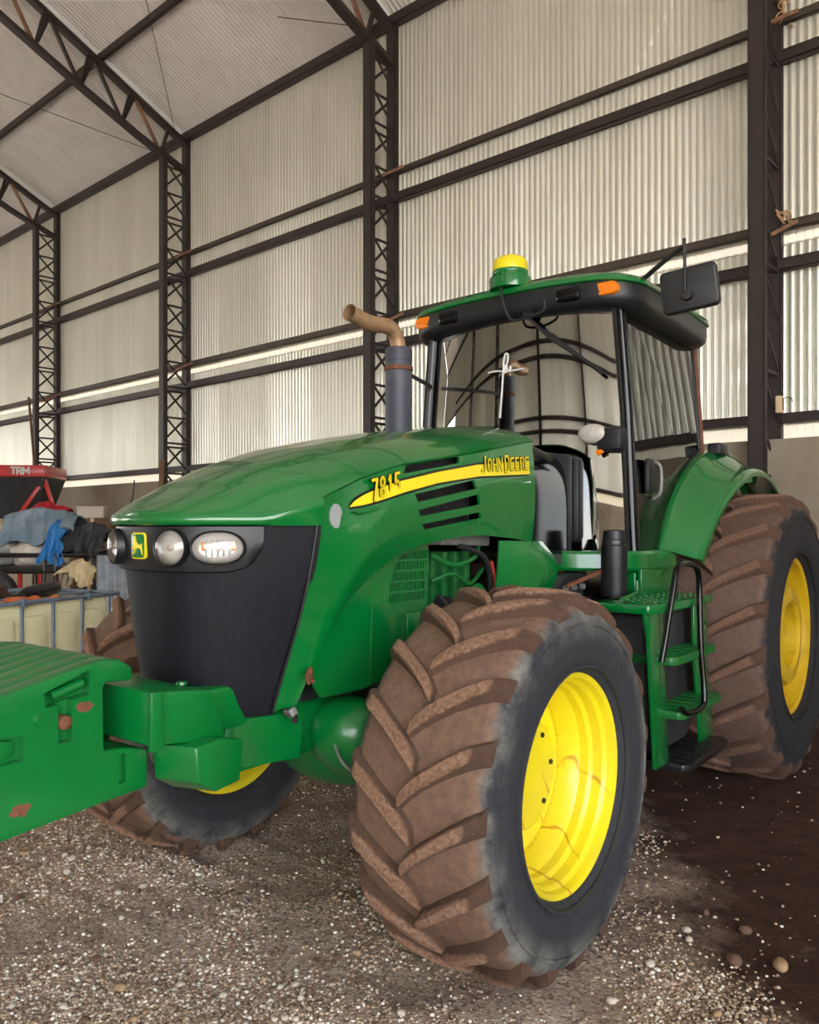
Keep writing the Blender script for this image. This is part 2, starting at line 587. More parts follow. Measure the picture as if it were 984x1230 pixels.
    def obj(self, name, mat, parent=None, **kw):
        o = bpy.data.objects.new(name, self.mesh(name, mat, **kw))
        C.objects.link(o)
        if parent is not None:
            o.parent = parent
        return o

def inst(name, me, parent=None, loc=(0, 0, 0), rot=(0, 0, 0), scale=None):
    o = bpy.data.objects.new(name, me)
    C.objects.link(o)
    o.location = loc
    o.rotation_euler = rot
    if scale:
        o.scale = scale
    if parent is not None:
        o.parent = parent
    return o

def thing(name, label, cat, loc=(0, 0, 0), rotz=0.0, group=None):
    o = bpy.data.objects.new(name, None)
    o.empty_display_size = 0.2
    C.objects.link(o)
    o.location = loc
    o.rotation_euler = (0, 0, rotz)
    return tag(o, label, cat, group)

def tag(o, label=None, cat=None, group=None, kind=None):
    if label:
        o['label'] = label
    if cat:
        o['category'] = cat
    if group:
        o['group'] = group
    if kind:
        o['kind'] = kind
    return o

def cut(o, cutters):
    """boolean-subtract a list of G solids from object o, baked into its mesh"""
    for g in cutters:
        c = bpy.data.objects.new('cutter', g.mesh('cutter', smooth=0))
        C.objects.link(c)
        c.parent = o.parent
        md = o.modifiers.new('cut', 'BOOLEAN')
        md.operation = 'DIFFERENCE'
        md.solver = 'EXACT'
        md.object = c
        bpy.context.view_layer.update()
        dg = bpy.context.evaluated_depsgraph_get()
        me = bpy.data.meshes.new_from_object(o.evaluated_get(dg))
        o.modifiers.clear()
        old = o.data
        o.data = me
        bpy.data.meshes.remove(old)
        cm = c.data
        bpy.data.objects.remove(c)
        bpy.data.meshes.remove(cm)
    bm = bmesh.new()
    bm.from_mesh(o.data)
    for e in bm.edges:
        e.smooth = not (len(e.link_faces) == 2 and e.calc_face_angle(0) > math.radians(32))
    for f in bm.faces:
        f.smooth = True
    bm.to_mesh(o.data)
    bm.free()

def crom(pts, n=8, closed=False):
    """Catmull-Rom through the points"""
    P = [Vector(p) for p in pts]
    out = []
    m = len(P)
    rng = range(m if closed else m - 1)
    for i in rng:
        p0 = P[i - 1] if (i > 0 or closed) else P[0] * 2 - P[1]
        p1, p2 = P[i], P[(i + 1) % m]
        p3 = P[(i + 2) % m] if (i + 2 < m or closed) else P[-1] * 2 - P[-2]
        for k in range(n):
            t = k / n
            out.append(0.5 * ((2 * p1) + (p2 - p0) * t + (2 * p0 - 5 * p1 + 4 * p2 - p3) * t * t + (3 * p1 - p0 - 3 * p2 + p3) * t ** 3))
    if not closed:
        out.append(P[-1])
    return out

def resample(pts, n):
    pts = [Vector(p) for p in pts]
    d = [0.0]
    for a, b in zip(pts, pts[1:]):
        d.append(d[-1] + (b - a).length)
    out = []
    j = 0
    for i in range(n + 1):
        s = d[-1] * i / n
        while j < len(d) - 2 and d[j + 1] < s:
            j += 1
        t = (s - d[j]) / max(d[j + 1] - d[j], 1e-9)
        out.append(pts[j].lerp(pts[j + 1], min(max(t, 0), 1)))
    return out

def interp(x, tab):
    """piecewise-linear lookup, tab sorted by rising x"""
    if x <= tab[0][0]:
        return tab[0][1]
    for (a, p), (b, q) in zip(tab, tab[1:]):
        if x <= b:
            return p + (q - p) * (x - a) / (b - a)
    return tab[-1][1]

GLYPH = {
    '7': [[(0, 1), (0.98, 1), (0.36, 0)]],
    '8': [[(0.5, 0.53), (0.14, 0.64), (0.12, 0.86), (0.36, 1), (0.64, 1), (0.88, 0.86), (0.86, 0.64), (0.5, 0.53), (0.06, 0.36), (0.06, 0.13), (0.32, 0), (0.68, 0), (0.94, 0.13), (0.94, 0.36), (0.5, 0.53)]],
    '1': [[(0.22, 0.80), (0.55, 1), (0.55, 0)]],
    '5': [[(0.92, 1), (0.16, 1), (0.10, 0.56), (0.55, 0.62), (0.90, 0.46), (0.90, 0.17), (0.60, 0), (0.04, 0.04)]],
    'J': [[(0.80, 1), (0.80, 0.18), (0.58, 0), (0.24, 0), (0.02, 0.16)]],
    'O': [[(0.5, 1), (0.12, 0.88), (0.0, 0.6), (0.0, 0.4), (0.12, 0.12), (0.5, 0), (0.88, 0.12), (1, 0.4), (1, 0.6), (0.88, 0.88), (0.5, 1)]],
    'H': [[(0, 0), (0, 1)], [(1, 0), (1, 1)], [(0, 0.5), (1, 0.5)]],
    'N': [[(0, 0), (0, 1), (1, 0), (1, 1)]],
    'D': [[(0, 0), (0, 1), (0.6, 1), (0.95, 0.75), (0.95, 0.25), (0.6, 0), (0, 0)]],
    'E': [[(0.9, 1), (0, 1), (0, 0), (0.9, 0)], [(0, 0.5), (0.75, 0.5)]],
    'R': [[(0, 0), (0, 1), (0.7, 1), (0.95, 0.85), (0.95, 0.62), (0.7, 0.48), (0, 0.48)], [(0.55, 0.48), (0.98, 0)]],
    'T': [[(0, 1), (1, 1)], [(0.5, 1), (0.5, 0)]],
    'M': [[(0, 0), (0, 1), (0.5, 0.3), (1, 1), (1, 0)]],
}
def lettering(items, thick, slant=0.0, lift=0.0):
    """flat block lettering in its own x-y plane; items: (character, x, y, width, height)"""
    g = G()
    for ch, x0, y0, w, h in items:
        for line in GLYPH[ch]:
            pts = [(x0 + a * w + slant * b * h, y0 + b * h) for a, b in line]
            for (ax, ay), (bx, by) in zip(pts, pts[1:]):
                L = math.hypot(bx - ax, by - ay)
                nx, ny = -(by - ay) / L * thick / 2, (bx - ax) / L * thick / 2
                g.add([(ax + nx, ay + ny, lift), (ax - nx, ay - ny, lift), (bx - nx, by - ny, lift), (bx + nx, by + ny, lift)], [(0, 1, 2, 3)])
            for (ax, ay) in pts:
                k = [(ax + thick / 2 * math.cos(q * PI / 4 + PI / 8), ay + thick / 2 * math.sin(q * PI / 4 + PI / 8), lift) for q in range(8)]
                g.add(k, [tuple(range(8))])
    return g

# value noise for the terrain and lumpy things
_rng = np.random.RandomState(3)
_lat = _rng.rand(256, 256)
def vnoise(x, y):
    x, y = np.asarray(x, float), np.asarray(y, float)
    xi, yi = np.floor(x).astype(int), np.floor(y).astype(int)
    fx, fy = x - xi, y - yi
    fx, fy = fx * fx * (3 - 2 * fx), fy * fy * (3 - 2 * fy)
    g = lambda a, b: _lat[a % 256, b % 256]
    return (g(xi, yi) * (1 - fx) + g(xi + 1, yi) * fx) * (1 - fy) + (g(xi, yi + 1) * (1 - fx) + g(xi + 1, yi + 1) * fx) * fy
def fbm(x, y, octv=4):
    s, a = 0, 1.0
    for k in range(octv):
        s = s + a * (vnoise(x * 2 ** k + 17 * k, y * 2 ** k + 5 * k) - 0.5)
        a *= 0.5
    return s

# ------------------------------------------------------------------ the shed
WY = math.radians(48.312)
WD, WT0 = 8.224, 2.597
Wd = (-math.sin(WY), math.cos(WY))
Wn = (math.cos(WY), math.sin(WY))
def wp(s, t, z):
    """s: distance in front of the back wall, t: along it, z: height"""
    return ((WD - s) * Wn[0] + t * Wd[0], (WD - s) * Wn[1] + t * Wd[1], z)
COLS = [WT0 + 5 * k for k in range(-2, 6)]
T_MIN, T_MAX = COLS[0], COLS[-1]
ROOF0, SLOPE, RIDGE = 8.56, 0.47, 10.0
def roof_z(s):
    return ROOF0 + SLOPE * (s if s <= RIDGE else 2 * RIDGE - s)

# floor: one terrain mesh, fine near the camera
def ground_h(x, y):
    x, y = np.asarray(x, float), np.asarray(y, float)
    near = np.clip((14 - np.hypot(x, y)) / 8, 0, 1)
    h = 0.035 * fbm(x * 1.1, y * 1.1, 3) + 0.022 * fbm(x * 4.5 + 9, y * 4.5, 3)
    # shallow tread prints on the left, a soft pile of spill in the middle front
    pr = np.sin((x * 0.62 + y * 0.78) * 34) * 0.5 + 0.5
    m = np.exp(-(((x + 1.15) / 0.55) ** 2 + ((y - 3.9) / 0.45) ** 2))
    h = h + 0.018 * pr * m
    h = h + 0.03 * np.exp(-(((x - 0.1) / 0.5) ** 2 + ((y - 2.75) / 0.12) ** 2))
    return h * near - 0.012
def axis_pts(lo, hi, a, b, fine, coarse):
    p = list(np.arange(a, b + 1e-6, fine))
    q, st = b, fine
    while q < hi:
        st = min(st * 1.25, coarse)
        q += st
        p.append(q)
    q, st = a, fine
    while q > lo:
        st = min(st * 1.25, coarse)
        q -= st
        p.insert(0, q)
    return np.array(p)
def build_floor():
    xs = axis_pts(-60, 60, -2.4, 3.4, 0.026, 6)
    ys = axis_pts(-60, 60, 2.4, 5.6, 0.026, 6)
    X, Y = np.meshgrid(xs, ys, indexing='ij')
    Z = ground_h(X, Y)
    nx, ny = len(xs), len(ys)
    co = np.stack([X, Y, Z], -1).reshape(-1, 3)
    i, j = np.meshgrid(np.arange(nx - 1), np.arange(ny - 1), indexing='ij')
    a = (i * ny + j).ravel()
    quads = np.stack([a, a + ny, a + ny + 1, a + 1], -1)
    me = bpy.data.meshes.new('floor')
    me.vertices.add(len(co))
    me.vertices.foreach_set('co', co.ravel())
    nq = len(quads)
    me.loops.add(nq * 4)
    me.loops.foreach_set('vertex_index', quads.ravel())
    me.polygons.add(nq)
    me.polygons.foreach_set('loop_start', np.arange(nq) * 4)
    me.polygons.foreach_set('use_smooth', np.ones(nq, bool))
    me.update()
    me.materials.append(MAT['ground_soil'])
    o = bpy.data.objects.new('floor', me)
    C.objects.link(o)
    return tag(o, 'bare earth floor of the shed strewn with crushed stone', 'floor', kind='structure')
build_floor()

PITCH = 0.076
def corrugated(t0, t1, a, b, amp=0.013, seg=10):
    """sheet between points a(t) and b(t) (functions of t and the wave offset)"""
    n = max(1, int(round((t1 - t0) / PITCH))) * seg
    vs, fs = [], []
    for i in range(n + 1):
        t = t0 + (t1 - t0) * i / n
        # broad crests, grooves made narrow and deep so they shade into dark lines
        w = amp * (2 * abs(math.cos(PI * (t - t0) / PITCH)) ** 0.7 - 1)
        vs += [a(t, w), b(t, w)]
    for i in range(n):
        fs.append((2 * i, 2 * i + 2, 2 * i + 3, 2 * i + 1))
    g = G()
    g.add(vs, fs)
    return g

def wall_box(g, s0, s1, t0, t1, z0, z1):
    P = [wp(s, t, z) for z in (z0, z1) for s, t in ((s0, t0), (s1, t0), (s1, t1), (s0, t1))]
    return g.add(P, [(0, 1, 2, 3), (4, 7, 6, 5), (0, 4, 5, 1), (1, 5, 6, 2), (2, 6, 7, 3), (3, 7, 4, 0)])

wall_back = wall_box(G(), -0.12, 0.30, T_MIN - 0.1, T_MAX + 0.1, -0.1, 2.46).obj('wall_back', 'concrete', bevel=0.012)
tag(wall_back, 'tall back wall of corrugated steel sheets over a low concrete base', 'wall', kind='structure')
for t0, t1 in zip(COLS, COLS[1:]):
    for k, (z0, z1, s) in enumerate(((2.62, 4.36, -0.03), (4.44, 6.52, -0.03), (6.44, 8.62, -0.01))):
        corrugated(t0, t1, lambda t, w: wp(s + w, t, z0), lambda t, w: wp(s + w, t, z1)).obj('wall_sheet', 'wall_sheet', wall_back, smooth=80, fix=False)
    for z0, z1, s in ((4.34, 4.47, -0.02), (2.44, 2.64, -0.02)):
        corrugated(t0, t1, lambda t, w: wp(s + w * 0.4, t, z0), lambda t, w: wp(s + w * 0.4, t, z1)).obj('daylight_strip', 'light_strip', wall_back, smooth=80, fix=False)
    for z, hh, s0, s1, m in ((6.12, 0.11, 0.0, 0.09, 'steel_frame'), (6.48, 0.075, 0.0, 0.05, 'strip_frame'), (4.14, 0.11, 0.0, 0.09, 'steel_frame'),
                             (4.515, 0.085, 0.0, 0.06, 'strip_frame'), (2.68, 0.09, 0.0, 0.08, 'steel_frame'), (8.53, 0.13, 0.0, 0.12, 'steel_frame')):
        g = G()
        # C-channel: web and two flanges
        wall_box(g, s0, s0 + 0.012, t0, t1, z - hh / 2, z + hh / 2)
        wall_box(g, s0, s1, t0, t1, z - hh / 2, z - hh / 2 + 0.01)
        wall_box(g, s0, s1, t0, t1, z + hh / 2 - 0.01, z + hh / 2)
        wall_box(g, s1 - 0.01, s1, t0, t1, z - hh / 2, z + hh / 2)
        g.obj('wall_girt', m, wall_back, smooth=0, fix=False)

# roof: corrugated sheets on purlins, rising to a ridge and down to the open front
ceiling = bpy.data.objects.new('ceiling', None)
C.objects.link(ceiling)
tag(ceiling, 'pitched roof of corrugated steel sheets seen from below', 'ceiling', kind='structure')
PURL = [0.06, 1.66, 3.26, 4.86, 6.46, 8.06, 9.66]
for t0, t1 in zip(COLS, COLS[1:]):
    for sa, sb in ((-0.4, RIDGE), (RIDGE, 2 * RIDGE + 0.4)):
        corrugated(t0, t1, lambda t, w: wp(sa, t, roof_z(sa) + w), lambda t, w: wp(sb, t, roof_z(sb) + w)).obj('roof_sheet', 'roof_sheet', ceiling, smooth=80, fix=False)
    for s in PURL[1:] + [2 * RIDGE - q for q in PURL[::-1]]:
        z = roof_z(s) - 0.075
        wall_box(G(), s - 0.035, s + 0.035, t0, t1, z - 0.055, z + 0.055).obj('roof_purlin', 'steel_frame', ceiling, smooth=0, fix=False)
for a, b in (((0.15, 12.7, 8.44), (3.2, 9.3, 9.85)), ((0.15, 13.3, 8.44), (3.4, 16.3, 9.95)), ((0.15, 7.7, 8.44), (0.9, 9.0, 8.8))):
    G().tube([wp(*a), wp(*b)], 0.006, 6).obj('sway_rod', 'steel_frame', ceiling)

# opposite side: sheeted behind the camera, open bays further along; half of the right gable is open too
wall_front = wall_box(G(), 19.9, 20.12, COLS[1], COLS[6], -0.1, 2.46).obj('wall_front', 'concrete', bevel=0.012)
tag(wall_front, 'opposite wall of corrugated sheets over a concrete base, behind the camera', 'wall', kind='structure')
for i, (t0, t1) in enumerate(zip(COLS, COLS[1:])):
    closed = 1 <= i <= 5
    zb = 2.7 if closed else 6.0
    corrugated(t0, t1, lambda t, w: wp(20.02 + w, t, zb), lambda t, w: wp(20.02 + w, t, 8.62)).obj('wall_sheet', 'wall_sheet', wall_front, smooth=80, fix=False)
    if closed:
        corrugated(t0, t1, lambda t, w: wp(20.0 + w * 0.4, t, 2.44), lambda t, w: wp(20.0 + w * 0.4, t, 2.72)).obj('daylight_strip', 'light_strip', wall_front, smooth=80, fix=False)
    for z in ((2.75, 4.14, 4.5, 6.1, 6.5, 8.5) if closed else (6.05, 8.5)):
        wall_box(G(), 19.9, 19.99, t0, t1, z - 0.055, z + 0.055).obj('wall_girt', 'steel_frame', wall_front, smooth=0, fix=False)
wall_right = wall_box(G(), 0.0, 7.0, T_MIN - 0.1, T_MIN, -0.1, 2.46).obj('wall_right', 'concrete', bevel=0.012)
tag(wall_right, 'gable wall of corrugated sheets out of view to the right', 'wall', kind='structure')
for sa, sb, zb in ((0.0, 7.0, 2.4), (7.0, 20.0, 7.5)):  # opening sized for the light raking along the back wall
    n = int((sb - sa) / PITCH) * 4
    vs_ = []
    for i in range(n + 1):
        q = sa + (sb - sa) * i / n
        w = 0.012 * math.cos(2 * PI * (q - sa) / PITCH)
        vs_ += [wp(q, T_MIN - 0.05 + w, zb), wp(q, T_MIN - 0.05 + w, roof_z(q) - 0.02)]
    g = G()
    g.add(vs_, [(2 * i, 2 * i + 2, 2 * i + 3, 2 * i + 1) for i in range(n)])
    g.obj('wall_sheet', 'wall_sheet', wall_right, smooth=80, fix=False)
wall_left = wall_box(wall_box(G(), 0.0, 6.0, T_MAX, T_MAX + 0.1, -0.1, 2.46), 14.0, 20.0, T_MAX, T_MAX + 0.1, -0.1, 2.46).obj('wall_left', 'concrete', bevel=0.012)  # unseen gable added to cut light on the left bays, gap lets some in
tag(wall_left, 'far gable wall of corrugated sheets out of view to the left', 'wall', kind='structure')
for sa, sb, zb in ((0.0, 6.0, 2.4), (6.0, 14.0, 5.0), (14.0, 20.0, 2.4)):
    n = int((sb - sa) / PITCH) * 4
    vs_ = []
    for i in range(n + 1):
        q = sa + (sb - sa) * i / n
        w = 0.012 * math.cos(2 * PI * (q - sa) / PITCH)
        vs_ += [wp(q, T_MAX + 0.05 + w, zb), wp(q, T_MAX + 0.05 + w, roof_z(q) - 0.02)]
    g = G()
    g.add(vs_, [(2 * i, 2 * i + 2, 2 * i + 3, 2 * i + 1) for i in range(n)])
    g.obj('wall_sheet', 'wall_sheet', wall_left, smooth=80, fix=False)
yard3 = wall_box(G(), -30, 20.4, -60, T_MIN - 0.4, -0.3, 0.03).obj('gable_yard', 'yard_bounce', smooth=0)
tag(yard3, 'unseen pale ground added outside the right gable to bounce light', 'yard', kind='structure')
yard = wall_box(G(), 20.6, 62, -45, 70, -0.3, 0.03).obj('yard', 'yard_bounce', smooth=0)
tag(yard, 'unseen pale yard added outside the front to bounce light', 'yard', kind='structure')
yard2 = wall_box(G(), -30, 20.4, T_MAX + 0.3, 75, -0.3, 0.03).obj('side_yard', 'yard_bounce', smooth=0)
tag(yard2, 'unseen pale ground added outside the far gable to bounce light', 'yard', kind='structure')

# lattice columns with the roof trusses they carry
COL_LABEL = {1: 'lattice steel column just out of view beside the right edge', 2: 'dark steel column with cream socket box, right of the tractor cab',
             3: 'dark lattice column rising behind the tan exhaust pipe', 4: 'dark lattice column above the middle of the tractor hood',
             5: 'dark lattice column behind the red hopper at the far left', 6: 'dark lattice column beyond the red hopper at the left edge'}
def lattice_column(t, label, mirror=False):
    s_of = (lambda s: 2 * RIDGE - s) if mirror else (lambda s: s)
    base = wp(s_of(0.5), t, 0)
    root = thing('lattice_column', label, 'column', base, 0, 'lattice columns')
    def rel(s, tt, z):
        p = wp(s_of(s), tt, z)
        return (p[0] - base[0], p[1] - base[1], p[2])
    def chord(s0, s1, top):
        g = G()
        for ta, tb, sa, sb in ((-0.075, 0.075, s0, s0 + 0.012), (-0.075, -0.063, s0, s1), (0.063, 0.075, s0, s1), (-0.075, 0.075, s1 - 0.012, s1)):
            P = [rel(s, t + q, z) for z in (-0.1, top) for s, q in ((sa, ta), (sb, ta), (sb, tb), (sa, tb))]
            g.add(P, [(0, 1, 2, 3), (4, 7, 6, 5), (0, 4, 5, 1), (1, 5, 6, 2), (2, 6, 7, 3), (3, 7, 4, 0)])
        return g
    chord(0.46, 0.54, 8.12).obj('chord', 'steel_frame', root, smooth=0)
    chord(0.0, 0.085, 8.5).obj('chord', 'steel_frame', root, smooth=0)
    n, z0, z1 = 16, 0.15, 8.0
    st = (z1 - z0) / n
    for i in range(n):
        za, zb = z0 + i * st, z0 + (i + 1) * st
        for q, (p1, p2) in ((-0.05, ((0.07, za + 0.04), (0.47, zb - 0.06))), (0.05, ((0.07, zb - 0.06), (0.47, za + 0.04)))):
            G().bar(rel(p1[0], t + q, p1[1]), rel(p2[0], t + q, p2[1]), 0.012, 0.035).obj('lacing_bar', 'steel_frame', root, smooth=0)
        for dz in (0.0, 0.06) if i % 2 else (0.03,):
            G().bar(rel(0.07, t + (0.05 if dz else -0.05), zb - dz), rel(0.47, t + (0.05 if dz else -0.05), zb - dz), 0.012, 0.035).obj('lacing_bar', 'steel_frame', root, smooth=0)
    G().bar(rel(0.04, t, 7.93), rel(0.5, t, 8.1), 0.12, 0.07).obj('cap_plate', 'steel_frame', root, smooth=0)
    if not mirror:
        for z in (6.5, 4.52):
            for q in (-1, 1):
                G().bar(rel(0.32, t + 0.06 * q, z - 0.16), rel(0.07, t + 0.22 * q, z), 0.015, 0.035).obj('flange_brace', 'steel_brace', root, smooth=0)
    return root

def roof_truss(t, label):
    base = wp(0, t, 8.0)
    root = thing('roof_truss', label, 'truss', base, 0, 'roof trusses')
    def rel(s, z, q=0.0):
        p = wp(s, t + q, z)
        return (p[0] - base[0], p[1] - base[1], p[2] - base[2])
    top = lambda s: roof_z(s) - 0.17
    def bot(s):
        q = min(s, 2 * RIDGE - s)
        return interp(q, [(0.5, 8.08), (1.0, 8.26), (2.0, 8.68), (3.2, 9.22), (10.0, 12.40)])
    for a, b in ((0.0, RIDGE), (RIDGE, 2 * RIDGE)):
        G().bar(rel(a, top(a)), rel(b, top(b)), 0.13, 0.075).obj('top_chord', 'steel_frame', root, smooth=0)
    ss = [0.5, 0.75, 1.0, 2.0, 3.2, 6.6, 10.0]
    for side in (0, 1):
        pts = [(s if not side else 2 * RIDGE - s) for s in ss]
        g = G()
        for a, b in zip(pts, pts[1:]):
            g.bar(rel(a, bot(a)), rel(b, bot(b)), 0.13, 0.075)
        g.obj('bottom_chord', 'steel_frame', root, smooth=0)
    n = 13
    for side in (0, 1):
        f = (lambda s: s) if not side else (lambda s: 2 * RIDGE - s)
        for i in range(n):
            a = 0.55 + i * 0.72
            b = a + 0.50
            c = a + 0.72
            for x, zx, y, zy, m in ((a, bot(f(a)), a - 0.15, top(f(a - 0.15)), 'steel_frame'), (a, bot(f(a)), b, top(f(b)), 'steel_frame' if i % 3 else 'steel_brace')):
                G().bar(rel(f(x), zx), rel(f(y), zy), 0.05, 0.05).obj('web_bar', m, root, smooth=0)
            if c < 9.8:
                G().bar(rel(f(b), top(f(b))), rel(f(c), bot(f(c))), 0.05, 0.05).obj('web_bar', 'steel_frame', root, smooth=0)
    return root

TRUSS_LABEL = {2: 'roof truss above the column with the socket box', 3: 'roof truss entering at the top edge above the exhaust column',
               4: 'roof truss reaching down from the upper left corner', 5: 'short view of roof truss at the left edge above the far column'}
for i, t in enumerate(COLS):
    if 1 <= i <= 6:
        lattice_column(t, COL_LABEL[i])
    if 2 <= i <= 5:
        roof_truss(t, TRUSS_LABEL[i])
# front row of plain columns carries the far eave
OPP = {2: 'lattice column of the open front behind the camera', 3: 'second lattice column of the open front', 4: 'lattice column where the front sheeting begins', 5: 'lattice column within the front sheeting'}
for i in OPP:
    lattice_column(COLS[i], OPP[i], True)

# ------------------------------------------------------------------ the tractor
PSI = math.radians(38.0)
TO = (0.61 - 1.22 * math.cos(PSI), 2.95 + 1.22 * math.sin(PSI))
tractor = thing('tractor', 'large green farm tractor with yellow wheels and dark tinted cab', 'tractor', (TO[0], TO[1], 0), math.atan2(-math.cos(PSI), -math.sin(PSI)))
# local axes: x forward, y to the tractor's left, z up; front axle at x = 0

# ---- hood
def zc(u):
    return interp(u, [(-1.2, 2.185), (-0.9, 2.165), (-0.6, 2.13), (-0.165, 2.065), (0.1, 2.015), (0.355, 1.955), (0.6, 1.875), (0.78, 1.80), (0.92, 1.735), (0.98, 1.705), (1.02, 1.69)])
def zedge(u):
    return interp(u, [(-1.1, 2.095), (-0.96, 2.075), (-0.46, 1.985), (0.09, 1.895), (0.345, 1.825), (0.53, 1.755), (0.62, 1.715), (0.75, 1.69), (1.02, 1.68)])
HV, U0, UC, NK = 0.465, 1.005, 0.545, 3.0
def nose_v(u):
    """half width of the hood in plan at station u"""
    if u <= UC:
        return HV - 0.012 * max(0, (-u - 0.2)) * 0
    return HV * max(0.0, min(1.0, (U0 - u) / (U0 - UC))) ** (1 / NK)
def hood_top(a, b):
    # stations crowd toward the nose
    if a < 0.45:
        u = -1.0 + (UC + 1.0) * (a / 0.45)
    else:
        q = (a - 0.45) / 0.55
        u = UC + (U0 - UC) * (1 - (1 - q) ** 3)
    hv = nose_v(u)
    s = 2 * b - 1
    e = zedge(u)
    crown = zc(u) - e
    z = e + crown * (1 - abs(s) ** 3.2)
    # faint raised spine panel along the middle
    z += 0.008 * max(0.0, 1 - abs(s) * 1.9) ** 0.3 if abs(s) < 0.52 and u < 0.8 else 0
    return (u, s * hv, z)
gt = G()
gt.slab(lambda a, b: hood_top(1 - a, b), 70, 36, 0.012)
gt.obj('hood', 'green_paint', tractor, smooth=50)
# rounded lip around the nose above the lamps
def nose_path(z, off=0.0, n=40, hv=HV, u0=U0, uc=UC):
    out = []
    for i in range(n + 1):
        s = -1 + 2 * i / n
        # even spacing round the corner
        s = math.sin(s * PI / 2)
        u = u0 - (u0 - uc) * abs(s) ** NK
        v = s * hv
        du = -(u0 - uc) * NK * abs(s) ** (NK - 1) * (1 if s > 0 else -1)
        nx, ny = hv, -du
        L = math.hypot(nx, ny)
        out.append(Vector((u + off * nx / L, v + off * ny / L, z)))
    return out
lip = G()
rows = []
for z, off in ((1.655, -0.02), (1.652, 0.006), (1.662, 0.016), (1.678, 0.017), (1.692, 0.010), (1.70, -0.004)):
    rows.append(nose_path(z, off))
for r in rows:
    for p in r:
        p.z += max(0, (0.75 - p.x)) * 0.30 if p.z > 1.66 else 0
lip.add([p for r in rows for p in r], [(i * 41 + k, i * 41 + k + 1, (i + 1) * 41 + k + 1, (i + 1) * 41 + k) for i in range(5) for k in range(40)])
lip.obj('hood_lip', 'green_paint', tractor, smooth=60)

# ---- hood side panels: a patch between grille edge, arch and crease
top_c = crom([(0.548, 0.462, 1.752), (0.345, 0.466, 1.826), (0.09, 0.466, 1.895), (-0.46, 0.466, 1.986), (-0.92, 0.466, 2.070), (-1.0, 0.466, 2.080)], 6)
bot_c = crom([(0.560, 0.350, 0.985), (0.535, 0.385, 1.085), (0.455, 0.432, 1.275), (0.275, 0.452, 1.44), (0.017, 0.462, 1.553), (-0.42, 0.466, 1.605), (-0.80, 0.466, 1.59), (-1.0, 0.466, 1.565)], 6)
frt_c = crom([(0.640, 0.305, 0.965), (0.625, 0.350, 1.12), (0.600, 0.400, 1.30), (0.578, 0.440, 1.50), (0.548, 0.462, 1.752)], 6)
bot_c = [Vector((0.640, 0.305, 0.965))] + bot_c
NI, NJ = 64, 20
def coons(T, B, L, R, ni, nj):
    T, B, L, R = resample(T, ni), resample(B, ni), resample(L, nj), resample(R, nj)
    def fn(a, b):
        i, j = int(round(a * ni)), int(round(b * nj))
        p = B[i] * (1 - b) + T[i] * b + L[j] * (1 - a) + R[j] * a
        p -= B[0] * (1 - a) * (1 - b) + B[-1] * a * (1 - b) + T[0] * (1 - a) * b + T[-1] * a * b
        return p
    return fn
side_fn = coons(top_c, bot_c, frt_c, [(-1.0, 0.466, 1.565), (-1.0, 0.466, 2.080)], NI, NJ)
def side_bulged(a, b):
    p = side_fn(a, b)
    p.y += 0.018 * math.sin(PI * b) * min(1, a * 4)
    return p
VENTS = [[(0.074, 1.866), (0.046, 1.908), (-0.325, 1.972), (-0.338, 1.958), (-0.331, 1.934)],
         [(0.029, 1.782), (-0.423, 1.861), (-0.444, 1.823), (0.007, 1.750)],
         [(0.007, 1.716), (-0.458, 1.797), (-0.479, 1.751), (-0.016, 1.692)],
         [(-0.033, 1.657), (-0.486, 1.716), (-0.50, 1.689), (-0.062, 1.636)]]
for sgn in (1, -1):
    gs = G().slab(side_bulged, NI, NJ, 0.014)
    if sgn < 0:
        gs = gs.mirror_y()
    o = gs.obj('hood_side_panel', 'green_paint', tractor, smooth=50)
    cut(o, [G().prism(v, 'y', 0.40 * sgn, 0.52 * sgn) for v in VENTS])
    # dark duct behind the slots
    G().prism([(0.10, 1.62), (0.10, 1.88), (-0.36, 2.0), (-0.52, 1.98), (-0.52, 1.63)], 'y', 0.36 * sgn, 0.40 * sgn).obj('vent_backing', 'engine_dark', tractor, smooth=0)
    # pressed ledge in front of and behind the slots
    G().prism([(0.40, 1.705), (0.06, 1.757), (0.05, 1.742), (0.36, 1.692)], 'y', 0.466 * sgn, 0.492 * sgn).obj('pressed_ledge', 'green_paint', tractor, bevel=0.006)
    G().prism([(-0.53, 1.862), (-0.95, 1.885), (-0.96, 1.87), (-0.53, 1.842)], 'y', 0.466 * sgn, 0.488 * sgn).obj('pressed_ledge', 'green_paint', tractor, bevel=0.006)

# ---- grille
def gr(z):
    k = (z - 0.95) / (1.66 - 0.95)
    return dict(hv=0.30 + (0.468 - 0.30) * min(1, k * 1.2) ** 0.9, u0=0.90 + (0.985 - 0.90) * k ** 0.7, uc=0.625 + (0.545 - 0.625) * k)
zs = [0.95, 1.0, 1.1, 1.2, 1.3, 1.4, 1.5, 1.6, 1.665]
gg = G()
R = [nose_path(z, -0.008, 40, **gr(z)) for z in zs]
gg.add([p for r in R for p in r], [(i * 41 + k, i * 41 + k + 1, (i + 1) * 41 + k + 1, (i + 1) * 41 + k) for i in range(len(zs) - 1) for k in range(40)])
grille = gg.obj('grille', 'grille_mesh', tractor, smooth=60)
# bright thin edge trim down both sides
for sgn in (1, -1):
    G().tube(crom([(p.x + 0.004, (abs(p.y) + 0.003) * sgn, p.z) for p in [Vector(q) for q in frt_c[::4]]], 4), 0.006, 6).obj('grille_trim', 'black_plastic', tractor)
